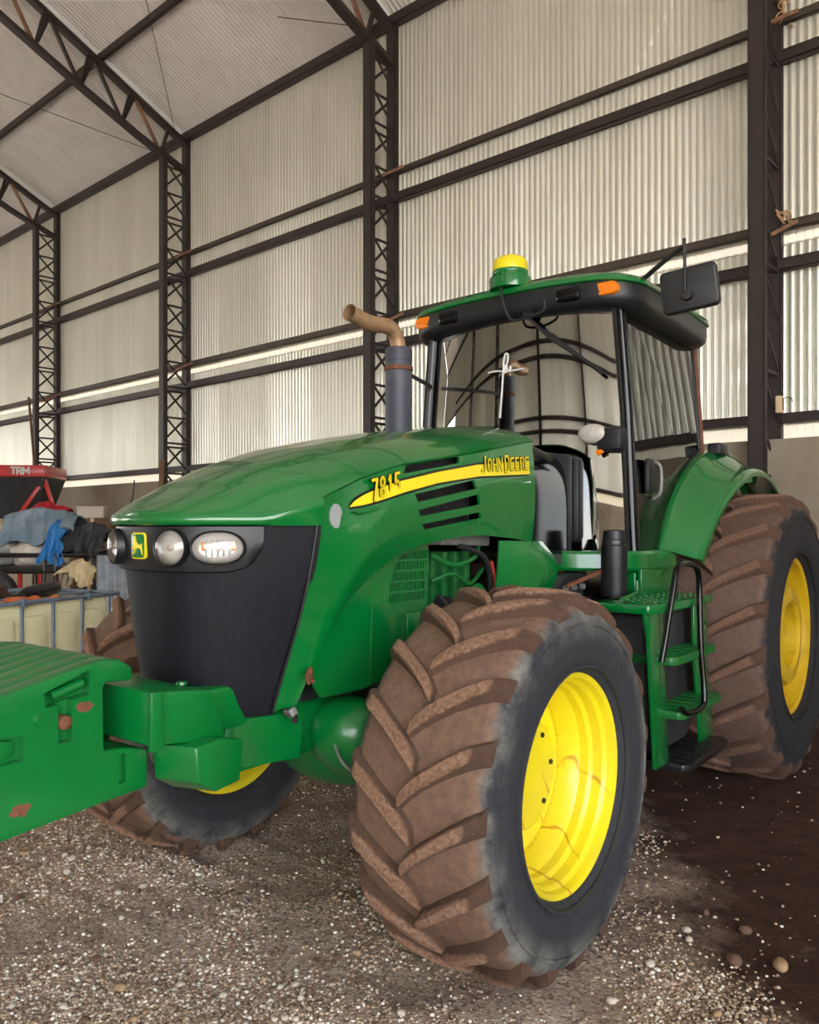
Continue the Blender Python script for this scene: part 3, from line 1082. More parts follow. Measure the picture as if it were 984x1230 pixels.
# moulded lamp panel that wraps the nose
zl = [1.485, 1.492, 1.53, 1.60, 1.648, 1.655]
R = [nose_path(z, o, 60, **gr(z)) for z, o in zip(zl, (-0.01, 0.012, 0.017, 0.017, 0.012, -0.01))]
lo, hi = 12, 48
R = [r[lo:hi + 1] for r in R]
m = hi - lo + 1
for i in range(3):
    # rounded lower corners
    for e in range(6):
        rise = 0.07 * (1 - math.sqrt(max(0.0, 1 - ((5 - e) / 5.0) ** 2)))
        for k in (e, m - 1 - e):
            R[i][k].z = min(R[i][k].z + rise, 1.59)
lampp = G()
lampp.add([p for r in R for p in r], [(i * m + k, i * m + k + 1, (i + 1) * m + k + 1, (i + 1) * m + k) for i in range(len(zl) - 1) for k in range(m - 1)])
lamp_panel = lampp.obj('lamp_panel', 'black_plastic', tractor, smooth=50)

def nose_at(v, z, off=0.0):
    g = gr(z)
    s = v / g['hv']
    u = g['u0'] - (g['u0'] - g['uc']) * abs(s) ** NK
    du = -(g['u0'] - g['uc']) * NK * abs(s) ** (NK - 1) * (1 if s > 0 else -1)
    n = Vector((g['hv'], -du, 0)).normalized()
    return Vector((u, v, z)) + n * off, math.atan2(n.y, n.x)
def headlight(v, rx, rz, kind, yaw=None):
    p, ang = nose_at(v, 1.575, 0.029)
    if yaw is not None:
        ang = yaw
    root = bpy.data.objects.new('headlight', None)
    C.objects.link(root)
    root.parent = tractor
    root.location = p
    root.rotation_euler = (0, 0, ang)
    def disc(profile, name, mat):
        g = G()
        n = 36
        vs = []
        for f, x in profile:
            for k in range(n):
                a = 2 * PI * k / n
                c, s = math.cos(a), math.sin(a)
                e = 1.0 if kind == 'round' else 0.92 + 0.08 * abs(c)
                vs.append((x, rx * f * c, rz * f * s * e))
        fs = [(i * n + k, i * n + (k + 1) % n, (i + 1) * n + (k + 1) % n, (i + 1) * n + k) for i in range(len(profile) - 1) for k in range(n)]
        if name != 'bezel':
            fs.append(tuple((len(profile) - 1) * n + k for k in range(n)))
        g.add(vs, fs)
        return g.obj(name, mat, root, smooth=50)
    disc([(1.13, -0.045), (1.12, 0.004), (1.07, 0.010), (1.02, 0.008), (1.0, -0.01)], 'bezel', 'black_plastic')
    disc([(1.0, 0.006), (0.86, 0.000), (0.6, -0.005), (0.3, -0.008), (0.08, -0.009)], 'reflector', 'lamp_chrome')
    disc([(0.16, -0.009), (0.15, 0.008), (0.08, 0.012)], 'bulb', 'crate_white')
    disc([(1.0, 0.006), (0.8, 0.016), (0.5, 0.023), (0.2, 0.026)], 'lens', 'lamp_glass')
    if kind == 'oval':
        for k in range(-2, 3):
            G().bar((0.008, k * rx * 0.22, -rz * 0.5), (0.008, k * rx * 0.22, rz * 0.5), 0.004, 0.004, (0, 1, 0)).obj('lens_rib', 'decal_grey', root)
        for sy in (-0.55, 0.62):
            G().box((0.003, rx * sy, rz * 0.1), (0.006, rx * 0.16, rz * 0.5)).obj('side_marker', 'amber_lens', root, bevel=0.002)
    return root
for sgn in (1, -1):
    headlight(0.160 * sgn, 0.060, 0.060, 'round')
    headlight(0.290 * sgn, 0.086, 0.058, 'oval')

# badge: green field, yellow border and a leaping stag
bp, ba = nose_at(0.0, 1.58, 0.018)
badge = bpy.data.objects.new('badge', None)
C.objects.link(badge)
badge.parent = tractor
badge.location = bp
badge.rotation_euler = (0, 0, ba)
def rrect(w, h, r, n=6):
    out = []
    for cx, cz, a0 in ((w - r, h - r, 0), (-w + r, h - r, PI / 2), (-w + r, -h + r, PI), (w - r, -h + r, 1.5 * PI)):
        out += [(cx + r * math.cos(a0 + k * PI / 2 / n), cz + r * math.sin(a0 + k * PI / 2 / n)) for k in range(n + 1)]
    return out
G().prism(rrect(0.042, 0.047, 0.016), 'x', -0.012, 0.006).obj('badge_border', 'decal_yellow', badge, bevel=0.001)
G().prism(rrect(0.037, 0.042, 0.013), 'x', 0.0, 0.0085).obj('badge_field', 'green_paint', badge, bevel=0.001)
stag = [(-0.030, 0.004), (-0.022, 0.010), (-0.018, 0.020), (-0.024, 0.030), (-0.016, 0.027), (-0.013, 0.034), (-0.010, 0.022), (-0.006, 0.012), (0.006, 0.004),
        (0.018, 0.003), (0.026, 0.008), (0.024, -0.002), (0.028, -0.014), (0.031, -0.030), (0.026, -0.026), (0.020, -0.012), (0.010, -0.008), (-0.004, -0.008),
        (-0.012, -0.012), (-0.020, -0.026), (-0.028, -0.028), (-0.020, -0.018), (-0.018, -0.006), (-0.026, -0.010), (-0.031, -0.006), (-0.022, -0.001), (-0.018, 0.004)]
G().prism([(y * 1.05, z * 1.1) for y, z in stag], 'x', 0.006, 0.0105).obj('leaping_stag', 'decal_yellow', badge, smooth=0)

# ---- chin below the grille
chz = [0.755, 0.765, 0.82, 0.90, 0.945, 0.955]
cho = [-0.03, 0.0, 0.012, 0.014, 0.014, 0.0]
R = [nose_path(z, o, 40, hv=0.30 + 0.02 * (z - 0.75), u0=0.895 + 0.01 * (z - 0.75), uc=0.50) for z, o in zip(chz, cho)]
ch = G()
ch.add([p for r in R for p in r], [(i * 41 + k, i * 41 + k + 1, (i + 1) * 41 + k + 1, (i + 1) * 41 + k) for i in range(5) for k in range(40)])
ch.obj('chin_panel', 'green_paint', tractor, smooth=50)
G().box((0.45, 0, 0.85), (0.7, 0.46, 0.22)).obj('front_frame', 'green_cast', tractor, bevel=0.03)
for sgn in (1, -1):
    # hood catch: rusty plate with two bolts, and a small clevis near the bottom
    hc = G().box((0.562, 0.418 * sgn, 1.10), (0.05, 0.012, 0.05), (0, 0.5, 0.4 * sgn)).obj('hood_catch', 'rust', tractor, bevel=0.004)
    for d in (-0.02, 0.02):
        G().lathe([(0.0, 0.016), (0.009, 0.015), (0.009, 0.0)], 'y', 10, (0.562 + d * 0.3, (0.418) * sgn, 1.10 + d)).obj('bolt', 'rust', hc)
    cl = G().tube([(0.62, 0.345 * sgn, 0.97), (0.60, 0.375 * sgn, 0.955), (0.585, 0.365 * sgn, 0.93)], 0.014, 8).obj('clevis', 'engine_dark', tractor)
    G().box((0.603, 0.368 * sgn, 0.965), (0.03, 0.03, 0.03), (0.4, 0.3, 0)).obj('clevis_nut', 'alloy_grey', cl, bevel=0.004)

# ---- decals on the hood side
from mathutils.bvhtree import BVHTree
_sg = G().grid(side_bulged, NI, NJ)
_bvh = BVHTree.FromPolygons([Vector(p) for p in _sg.v], _sg.f)
def on_side(u, z):
    """outer face of the hood side at (u, z)"""
    hit = _bvh.ray_cast(Vector((u, 2.0, z)), Vector((0, -1, 0)))
    return hit[0].y if hit[0] is not None else 0.466
st_up = [(0.404, 1.724), (0.371, 1.752), (0.298, 1.782), (0.145, 1.826), (-0.139, 1.882), (-0.464, 1.934), (-0.94, 1.984)]
st_lo = [(0.404, 1.722), (0.340, 1.730), (0.270, 1.745), (0.091, 1.789), (-0.139, 1.836), (-0.464, 1.880), (-0.94, 1.914)]
def strip(sgn, grow, lift):
    up = resample([(a, 0, b) for a, b in st_up], 40)
    lo = resample([(a, 0, b) for a, b in st_lo], 40)
    g = G()
    vs = []
    for p, q in zip(up, lo):
        d = (p - q)
        k = d.length
        d = d.normalized() if k > 1e-6 else Vector((0, 0, 1))
        for r, e in ((p, grow), (q, -grow)):
            x, z = r.x + d.x * e, r.z + d.z * e
            vs.append((x, (on_side(x, z) + lift) * sgn, z))
    g.add(vs, [(2 * i, 2 * i + 1, 2 * i + 3, 2 * i + 2) for i in range(40)])
    return g
for sgn in (1, -1):
    strip(sgn, 0.009, 0.0025).obj('stripe_outline', 'decal_black', tractor, fix=False)
    strip(sgn, 0.0, 0.005).obj('stripe', 'decal_yellow', tractor, fix=False)
    num = [(ch, 0.0475 * i - 0.086, -0.039, 0.031, 0.078) for i, ch in enumerate('7815')]
    x, name_ = -0.225, []
    for ch in 'JOHN DEERE':
        big = (ch == 'J') or (ch == 'D')
        if ch == ' ':
            x += 0.012
            continue
        w_ = 0.036 if big else 0.031
        name_.append((ch, x, -0.036 if big else -0.027, w_, 0.076 if big else 0.056))
        x += w_ + 0.0165
    for nm, items, th_, cu, cz_, tilt, sl in (('model_number', num, 0.0125, 0.212, 1.806, 0.225, 0.18), ('name_lettering', name_, 0.0100, -0.710, 1.950, 0.085, 0.05)):
        for k, (mat, grow, lift) in enumerate((('decal_black', 0.0075 if nm == 'model_number' else 0.0055, 0.0075), ('decal_yellow', 0.0, 0.0100))):
            o = lettering(items, th_ + grow, sl).obj(nm if k else nm + '_outline', mat, tractor, smooth=0, fix=False)
            # text x runs toward the viewer's right: -x of the tractor on its left side, +x on its right
            R = Matrix(((-sgn, 0, 0), (0, 0, sgn), (0, 1, 0)))
            M4 = (R @ Matrix.Rotation(tilt * sgn, 3, 'Z')).to_4x4()
            yy = max(on_side(cu + d, cz_ + e) for d in (-0.2, -0.1, 0.0, 0.1, 0.2) for e in (-0.02, 0.02)) if nm != 'model_number' else max(on_side(cu + d, cz_ - d * 0.2) for d in (-0.1, 0.0, 0.1))
            M4.translation = Vector((cu, (yy + lift) * sgn, cz_))
            o.matrix_local = M4
# plain grey oval sticker below the crease at the front corner
for sgn in (1,):
    pl = [(0.470 + 0.033 * math.cos(a), 1.688 + 0.046 * math.sin(a)) for a in [2 * PI * k / 24 for k in range(24)]]
    G().prism(pl, 'y', on_side(0.47, 1.69) - 0.01, on_side(0.47, 1.69) + 0.003).obj('oval_sticker', 'decal_grey', tractor, smooth=0)

# ---- wheels
def tyre_profile(R, half, bead, bulge):
    """(radius, y) from the inner bead round the tread to the outer bead"""
    h = half
    p = [(bead, -h * 0.80), (bead + 0.015, -h * 0.92), (bead + (R - bead) * 0.22, -h * 1.03), (bead + (R - bead) * 0.45, -bulge), (bead + (R - bead) * 0.65, -bulge * 0.99),
         (bead + (R - bead) * 0.82, -h * 1.0), (R - 0.030, -h * 0.92), (R - 0.014, -h * 0.80), (R - 0.004, -h * 0.45), (R, 0)]
    q = p + [(r, -y) for r, y in p[-2::-1]]
    return [(v.x, v.y) for v in crom([(a, b, 0) for a, b in q], 4)]
def tread_radius(prof, y):
    """carcass radius at axial position y, outer half"""
    best = 0
    for (r0, y0), (r1, y1) in zip(prof, prof[1:]):
        if min(y0, y1) <= y <= max(y0, y1):
            k = (y - y0) / (y1 - y0) if y1 != y0 else 0
            best = max(best, r0 + (r1 - r0) * k)
    return best
def lug_mesh(name, prof, half, height, width, sweep, mat, side):
    n = 11
    vs, fs = [], []
    for i in range(n):
        q = i / (n - 1)
        y = -0.022 + (half * 1.0 + 0.022) * q
        yb = min(y, half * 0.985)
        th = sweep * (q ** 0.80)
        rb = tread_radius(prof, yb) - 0.012
        h = height * (1 if q < 0.85 else 1 - 0.35 * (q - 0.85) / 0.15) * (0.75 + 0.25 * min(1, q * 5))
        # swollen shoulder end
        w = width * (0.86 + 0.34 * q ** 2)
        rt = rb + 0.012 + h
        if q > 0.86:
            rt = min(rt, tread_radius(prof, half * 0.6) + height * 0.86)
        jit = 0.0035
        for rad, ww in ((rb, 0.86), (rt - 0.012, 0.58), (rt, 0.42), (rt + 0.001, -0.40), (rt - 0.012, -0.56), (rb, -0.84)):
            rad += (random.random() - 0.5) * jit
            a = th + ww * w / rad + (random.random() - 0.5) * jit
            vs.append((rad * math.cos(a), y * side, rad * math.sin(a)))
    for i in range(n - 1):
        for k in range(5):
            fs.append((i * 6 + k, i * 6 + k + 1, (i + 1) * 6 + k + 1, (i + 1) * 6 + k))
    fs.append((0, 1, 2, 3, 4, 5))
    fs.append(tuple((n - 1) * 6 + k for k in range(6)))
    g = G()
    g.add(vs, fs)
    return g.mesh(name, mat, smooth=38)

def wheel(name, loc, R, half, bead, bulge, nlug, lug_h, lug_w, sweep, tyre_mat, lug_mat, rim_prof, rim_mat, outer, extra=None, phase=0.0, label=None):
    prof = tyre_profile(R, half, bead, bulge)
    w = G().lathe(prof, 'y', 96).obj(name, tyre_mat, tractor, smooth=60)
    w.location = loc
    if label:
        w['label'] = label
    if outer < 0:
        w.rotation_euler = (0, 0, PI)
    # raised ring lines on the outer sidewall
    for rr_, dy in ((bead + 0.035, 0.004), (bead + (R - bead) * 0.70, 0.003)):
        yy = max(y for r, y in prof if abs(r - rr_) < 0.03)
        G().lathe([(rr_ - 0.008, yy - 0.012), (rr_ - 0.004, yy + dy), (rr_ + 0.004, yy + dy), (rr_ + 0.008, yy - 0.012)], 'y', 64).obj('sidewall_ring', tyre_mat, w, smooth=60)
    sw = sweep * outer
    A = lug_mesh('tread_lug', prof, half, lug_h, lug_w, sw, lug_mat, 1)
    B = lug_mesh('tread_lug', prof, half, lug_h, lug_w, sw, lug_mat, -1)
    for k in range(nlug):
        a = 2 * PI * k / nlug + phase
        inst('tread_lug', A, w, rot=(0, -a, 0))
        inst('tread_lug', B, w, rot=(0, -(a + PI / nlug), 0))
    rim = G().lathe(rim_prof, 'y', 72).obj('rim', rim_mat, w, smooth=32)
    if extra:
        extra(w)
    return w

# front rim: deep dished, disc set far in, drum-like hub cover
FRIM = [(0.372, -0.235), (0.405, -0.240), (0.408, -0.228), (0.372, -0.215), (0.355, -0.16), (0.325, -0.08), (0.325, 0.02), (0.338, 0.085), (0.352, 0.10), (0.352, 0.135),
        (0.366, 0.15), (0.366, 0.19), (0.380, 0.205), (0.384, 0.232), (0.402, 0.240), (0.408, 0.232), (0.404, 0.215)]
def front_extra(w):
    G().lathe([(0.327, -0.012), (0.318, 0.012), (0.30, 0.018), (0.265, 0.006), (0.225, 0.0), (0.215, 0.012), (0.205, 0.055), (0.195, 0.062), (0.0, 0.064)], 'y', 64).obj('wheel_disc', 'rim_yellow', w, smooth=32)
    G().lathe([(0.325, 0.014), (0.3265, 0.020), (0.328, 0.014)], 'y', 64).obj('weld_seam', 'rust', w)
    for k in range(8):
        a = 2 * PI * (k + 0.3) / 8
        G().lathe([(0.0, 0.026), (0.014, 0.025), (0.015, 0.004)], 'y', 8, (0.245 * math.cos(a), 0, 0.245 * math.sin(a))).obj('wheel_nut', 'yellow_paint', w, smooth=20)
    for a in (2.2, 3.05, 4.0):
        G().lathe([(0.0, 0.071), (0.010, 0.070), (0.011, 0.060)], 'y', 8, (0.165 * math.cos(a), 0, 0.165 * math.sin(a))).obj('hub_bolt', 'engine_dark', w, smooth=20)
    G().tube([(0.19, 0.06, -0.24), (0.21, 0.10, -0.26), (0.222, 0.12, -0.275)], 0.006, 6).obj('valve_stem', 'engine_dark', w)
for sgn in (1, -1):
    wheel('front_wheel', (-0.02, 0.945 * sgn, 0.705), 0.668, 0.268, 0.398, 0.283, 19, 0.048, 0.046, 0.30, 'front_tyre', 'front_lug', FRIM, 'rim_yellow', sgn, front_extra, 0.10,
          'yellow rim, soil-caked lug tyre')

# rear rim: shallow pressed rim with a bolted raised cast ring around the axle hub
RRIM = [(0.485, -0.29), (0.520, -0.300), (0.522, -0.285), (0.480, -0.27), (0.45, -0.12), (0.45, 0.10), (0.468, 0.15), (0.470, 0.19), (0.487, 0.215), (0.492, 0.275), (0.515, 0.288), (0.523, 0.275), (0.516, 0.255)]
def rear_extra(w):
    G().lathe([(0.452, 0.02), (0.440, 0.05), (0.40, 0.07), (0.36, 0.075), (0.345, 0.095), (0.335, 0.245), (0.315, 0.275), (0.235, 0.285), (0.215, 0.265), (0.205, 0.15), (0.20, 0.02)], 'y', 64).obj('wheel_disc', 'rim_yellow_shaded', w, smooth=32)
    G().lathe([(0.206, -0.1), (0.205, 0.06), (0.10, 0.065), (0.085, 0.16), (0.0, 0.165)], 'y', 40).obj('axle_hub', 'engine_dark', w, smooth=32)
    for k in range(8):
        a = 2 * PI * (k + 0.5) / 8
        G().box((0.36 * math.cos(a), 0.115, 0.36 * math.sin(a)), (0.055, 0.08, 0.07), (0, -a, 0)).obj('clamp_lug', 'rim_yellow_shaded', w, bevel=0.008)
        G().lathe([(0.0, 0.178), (0.016, 0.175), (0.017, 0.12)], 'y', 8, (0.375 * math.cos(a), 0, 0.375 * math.sin(a))).obj('wheel_nut', 'engine_dark', w, smooth=20)
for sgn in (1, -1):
    wheel('rear_wheel', (-3.10, 0.945 * sgn, 0.93), 0.888, 0.335, 0.512, 0.352, 20, 0.054, 0.055, 0.24, 'rear_tyre', 'rear_lug', RRIM, 'rim_yellow_shaded', sgn, rear_extra, 0.05,
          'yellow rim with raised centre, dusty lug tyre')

# ---- front axle
ax = G()
ax.lathe([(0.0, 0.66), (0.12, 0.655), (0.17, 0.62), (0.185, 0.56), (0.15, 0.48), (0.13, 0.36), (0.16, 0.26), (0.20, 0.16), (0.215, 0.05), (0.215, -0.05), (0.20, -0.16), (0.16, -0.26), (0.13, -0.36), (0.15, -0.48), (0.185, -0.56), (0.17, -0.62), (0.12, -0.655), (0.0, -0.66)], 'y', 40, (-0.02, 0, 0.705))
ax.obj('front_axle', 'green_cast', tractor, smooth=50)
for sgn in (1, -1):
    # rounded axle housing cover ahead of the beam
    g = G()
    def blob(a, b, sgn=sgn):
        th, ph = 2 * PI * a, PI * b
        x = 0.185 * math.sin(ph) * math.cos(th)
        y = 0.20 * math.cos(ph)
        z = 0.155 * math.sin(ph) * math.sin(th)
        return (0.20 + x + 0.05 * z, sgn * (0.30 + y), 0.80 + z * (1.0 if z > 0 else 1.15) + 0.12 * x)
    g.grid(blob, 32, 20, True)
    hs = g.obj('axle_housing', 'green_cast', tractor, smooth=70)
    G().bar((0.12, 0.36 * sgn, 0.78), (0.02, 0.70 * sgn, 0.72), 0.10, 0.09).obj('steering_arm', 'green_cast', hs, bevel=0.02)
    G().tube([(0.16, 0.16 * sgn, 0.63), (0.10, 0.62 * sgn, 0.66)], 0.022, 10).obj('tie_rod', 'black_metal', hs)
    G().tube(crom([(0.36, 0.34 * sgn, 0.83), (0.37, 0.40 * sgn, 0.74), (0.30, 0.44 * sgn, 0.66), (0.22, 0.42 * sgn, 0.60)], 6), 0.006, 6).obj('grease_line', 'alloy_grey', hs)

# ---- weight carrier and suitcase weights at the nose
carrier = G().prism([(1.205, 1.135), (1.205, 0.965), (1.02, 0.945), (0.90, 0.93), (0.97, 1.105), (1.05, 1.118)], 'y', -0.365, 0.365).obj('weight_carrier', 'green_cast', tractor, bevel=0.008)
for sgn in (1, -1):
    G().box((1.188, 0.372 * sgn, 1.043), (0.045, 0.022, 0.185)).obj('carrier_edge', 'green_cast', carrier, bevel=0.005)
    lw = G()
    a = [(1.13, 0.945), (1.12, 0.83), (1.05, 0.785), (0.95, 0.80), (0.935, 0.935), (1.03, 0.955)]
    y0, y1 = 0.27 * sgn, 0.425 * sgn
    n = len(a)
    lw.add([(x, y0, z) for x, z in a] + [(x - 0.055, y1, z) for x, z in a],
           [tuple(range(n)), tuple(range(n, 2 * n))] + [(i, (i + 1) % n, n + (i + 1) % n, n + i) for i in range(n)])
    lw.obj('carrier_block', 'green_cast', carrier, bevel=0.005)
    G().lathe([(0.0, 0.012), (0.018, 0.010), (0.020, 0.0)], 'z', 12, (1.0, 0.25 * sgn, 1.115)).obj('carrier_plug', 'green_cast', carrier)
G().box((0.78, 0, 1.0), (0.30, 0.50, 0.16)).obj('carrier_neck', 'green_cast', carrier, bevel=0.02)
W_OUT = [(1.145, 0.815), (1.145, 0.925), (1.160, 0.935), (1.215, 0.950), (1.298, 0.958), (1.302, 1.150), (1.292, 1.168), (1.208, 1.160), (1.196, 1.176), (1.205, 1.205),
         (1.245, 1.232), (1.305, 1.240), (1.40, 1.222), (1.49, 1.202), (1.62, 1.175), (1.76, 1.150), (1.80, 1.120), (1.81, 0.80), (1.78, 0.76), (1.60, 0.772), (1.30, 0.798), (1.16, 0.806)]
W_T, W_N = 0.083, 8
wmesh = G().prism(W_OUT, 'y', -0.0375, 0.0375).mesh('front_weight', 'green_cast', bevel=0.010, smooth=30)
for k in range(W_N):
    y = 0.27 - W_T / 2 - k * W_T
    if k == 0:
        o = G().prism(W_OUT, 'y', y - 0.0385, y + 0.0385).obj('front_weight', 'green_cast', tractor, bevel=0.007, smooth=30)
        f = y + 0.0385
        cut(o, [G().prism([(1.49, 1.165), (1.35, 1.215), (1.345, 1.140), (1.45, 1.125), (1.485, 1.122)], 'y', f - 0.045, f + 0.02),
                G().prism([(1.448, 1.14), (1.404, 1.14), (1.404, 1.010), (1.446, 1.010)], 'y', f - 0.030, f + 0.02),
                G().prism([(1.75, 1.07), (1.552, 1.055), (1.552, 0.985), (1.75, 0.975)], 'y', f - 0.030, f + 0.02),
                G().prism([(1.249, 0.934), (1.224, 0.936), (1.224, 0.845), (1.248, 0.840)], 'y', f - 0.022, f + 0.02)])
        G().tube([(1.36, f - 0.02, 1.175), (1.46, f - 0.02, 1.15)], 0.014, 10).obj('weight_handle', 'green_cast', o)
        G().lathe([(0.0, 0.014), (0.012, 0.014), (0.021, 0.008), (0.022, -0.035)], 'y', 12, (1.426, f - 0.004, 1.069)).obj('weight_bolt', 'rust', o)
        G().prism([(1.64, 1.055), (1.575, 1.042), (1.575, 1.0), (1.64, 0.992)], 'y', f - 0.032, f - 0.012).obj('recess_step', 'green_cast', o, bevel=0.004)
        for (cx, cz, rx, rz, sd) in ((1.365, 1.105, 0.030, 0.018, 1), (1.56, 0.845, 0.030, 0.020, 2)):
            rnd = random.Random(sd)
            G().prism([(cx + rx * (0.7 + 0.5 * rnd.random()) * math.cos(q), cz + rz * (0.7 + 0.5 * rnd.random()) * math.sin(q)) for q in [2 * PI * i / 18 for i in range(18)]], 'y', f - 0.002, f + 0.0006).obj('bare_patch', 'rust', o, smooth=0)
    else:
        inst('front_weight', wmesh, tractor, (0, y, 0))
G().tube([(1.50, 0.28, 1.09), (1.50, -0.42, 1.09)], 0.018, 10).obj('weight_tie_rod', 'green_cast', tractor)
G().lathe([(0.0, 0.03), (0.02, 0.028), (0.026, 0.015), (0.026, 0.0)], 'z', 12, (1.42, -0.36, 1.212)).obj('lifting_eye', 'green_cast', tractor)

# ---- engine bay
G().box((-0.05, 0, 1.20), (1.25, 0.44, 0.62)).obj('engine_block', 'engine_dark', tractor, bevel=0.02)
G().box((-1.25, 0, 1.05), (1.5, 0.50, 0.6)).obj('transmission', 'engine_dark', tractor, bevel=0.03)
G().box((-2.3, 0, 0.95), (1.6, 0.6, 0.6)).obj('rear_casing', 'engine_dark', tractor, bevel=0.03)
G().tube([(-3.1, -0.7, 0.93), (-3.1, 0.7, 0.93)], 0.13, 20).obj('rear_axle', 'engine_dark', tractor)
for sgn in (1, -1):
    ip = [(0.52, 1.10), (0.44, 0.99), (0.20, 0.985), (-0.015, 1.02), (-0.20, 1.05), (-0.25, 1.12), (-0.25, 1.585), (-0.10, 1.575), (0.04, 1.55), (0.26, 1.47), (0.45, 1.33), (0.53, 1.20)]
    o = G().prism(ip, 'y', 0.342 * sgn, 0.362 * sgn).obj('engine_side_shield', 'green_paint', tractor, bevel=0.005)
    # louvre field: dark recess, cross ribs and fine uprights
    lou = [(0.03, 1.32), (-0.23, 1.318), (-0.235, 1.545), (-0.06, 1.53), (0.0, 1.48), (0.025, 1.40)]
    cut(o, [G().prism(lou, 'y', 0.32 * sgn, 0.38 * sgn)])
    G().prism(lou, 'y', 0.336 * sgn, 0.342 * sgn).obj('louvre_backing', 'green_dusty', tractor, smooth=0)
    for i in range(6):
        z = 1.322 + i * 0.045
        u1 = interp(z, [(1.32, 0.035), (1.40, 0.028), (1.48, 0.004), (1.55, -0.06)])
        G().bar((-0.238, 0.361 * sgn, z), (u1, 0.361 * sgn, z), 0.012, 0.010).obj('louvre_rib', 'green_paint', o, smooth=0)
    for i in range(13):
        u = -0.225 + i * 0.0195
        zt = interp(u, [(-0.24, 1.545), (-0.06, 1.53), (0.0, 1.48), (0.025, 1.40)])
        G().bar((u, 0.354 * sgn, 1.32), (u, 0.354 * sgn, zt), 0.006, 0.006).obj('louvre_upright', 'green_paint', o, smooth=0)
    G().prism([(-0.09, 1.27), (-0.21, 1.27), (-0.21, 1.17), (-0.09, 1.16)], 'y', 0.360 * sgn, 0.367 * sgn).obj('service_flap', 'green_paint', o, bevel=0.003)
    G().bar((0.16, 0.363 * sgn, 1.0), (0.14, 0.363 * sgn, 1.36), 0.004, 0.004).obj('panel_seam', 'green_dusty', o, smooth=0)
    # engine parts seen behind the shield
    G().box((-0.52, 0.20 * sgn, 1.35), (0.42, 0.14, 0.36)).obj('cylinder_block', 'green_dusty', tractor, bevel=0.02)
    for i in range(4):
        G().box((-0.36 - 0.095 * i, 0.285 * sgn, 1.38), (0.035, 0.05, 0.30)).obj('block_rib', 'green_dusty', tractor, bevel=0.008)
    G().box((-0.52, 0.33 * sgn, 1.585), (0.40, 0.12, 0.055), (0, -0.03, 0)).obj('intake_duct', 'alloy_grey', tractor, bevel=0.012)
    G().lathe([(0.0, 0.40), (0.05, 0.40), (0.075, 0.385), (0.08, 0.28), (0.05, 0.27)], 'y', 20, (-0.62, 0, 1.30)).obj('pulley' if sgn > 0 else 'pulley', 'green_dusty', tractor) if sgn > 0 else None
    G().lathe([(0.0, 0.36), (0.055, 0.355), (0.06, 0.24)], 'y', 18, (-0.40, 0, 1.27)).obj('oil_filter', 'engine_dark', tractor) if sgn > 0 else None
    for i, (pts, r, m) in enumerate((([(-0.28, 0.35, 1.52), (-0.40, 0.39, 1.47), (-0.56, 0.40, 1.50), (-0.66, 0.36, 1.55)], 0.012, 'green_dusty'),
                                     ([(-0.27, 0.36, 1.40), (-0.38, 0.40, 1.43), (-0.52, 0.40, 1.38), (-0.70, 0.36, 1.44)], 0.010, 'green_dusty'),
                                     ([(-0.45, 0.38, 1.56), (-0.58, 0.42, 1.52), (-0.66, 0.42, 1.44), (-0.70, 0.40, 1.33)], 0.013, 'tube_black_rubber'),
                                     ([(-0.68, 0.42, 1.48), (-0.70, 0.43, 1.38), (-0.70, 0.42, 1.26)], 0.009, 'cable_red'),
                                     ([(-0.30, 0.38, 1.34), (-0.34, 0.42, 1.25), (-0.30, 0.40, 1.15)], 0.010, 'tube_black_rubber'),
                                     ([(-0.35, 0.38, 1.22), (-0.42, 0.42, 1.30), (-0.55, 0.41, 1.27)], 0.008, 'alloy_grey'))):
        G().tube(crom([(a, b * sgn, c) for a, b, c in pts], 6), r, 8).obj('engine_hose', m, tractor)
    # green wedge panel that closes the hood behind the engine
    wd = crom([(-0.70, 0.455, 1.58), (-0.68, 0.46, 1.45), (-0.66, 0.46, 1.32), (-0.70, 0.46, 1.20)], 6)
    we = crom([(-1.05, 0.50, 1.57), (-1.14, 0.54, 1.45), (-1.10, 0.53, 1.33), (-0.98, 0.49, 1.20)], 6)
    def wf(a, b, sgn=sgn):
        i = int(round(b * 18))
        p = wd[i].lerp(we[i], a)
        return (p.x, (p.y + 0.03 * math.sin(PI * a)) * sgn, p.z)
    G().slab(wf, 14, 18, 0.012 * (-sgn)).obj('cowl_wedge', 'green_paint', tractor, smooth=60)
    # hydraulic gear under the cab floor
    G().box((-1.28, 0.46 * sgn, 1.30), (0.34, 0.16, 0.18)).obj('valve_block', 'engine_dark', tractor, bevel=0.015)
    for i in range(6):
        G().lathe([(0.0, 0.565), (0.016, 0.56), (0.018, 0.50)], 'y', 8, (-1.16 - 0.05 * i, 0, 1.27 + 0.05 * (i % 2))).obj('fitting', 'alloy_grey', tractor) if sgn > 0 else None
    for dz, m in ((0.0, 'tube_black_rubber'), (0.05, 'engine_dark'), (-0.04, 'cable_red')):
        G().tube(crom([(-1.05, 0.52 * sgn, 1.22 + dz), (-1.2, 0.58 * sgn, 1.24 + dz * 0.6), (-1.4, 0.60 * sgn, 1.21 + dz)], 6), 0.010, 8).obj('hydraulic_hose', m, tractor)
G().bar((-1.12, 0.60, 1.34), (-1.42, 0.66, 1.41), 0.018, 0.018).obj('support_strut', 'rust', tractor, smooth=0)

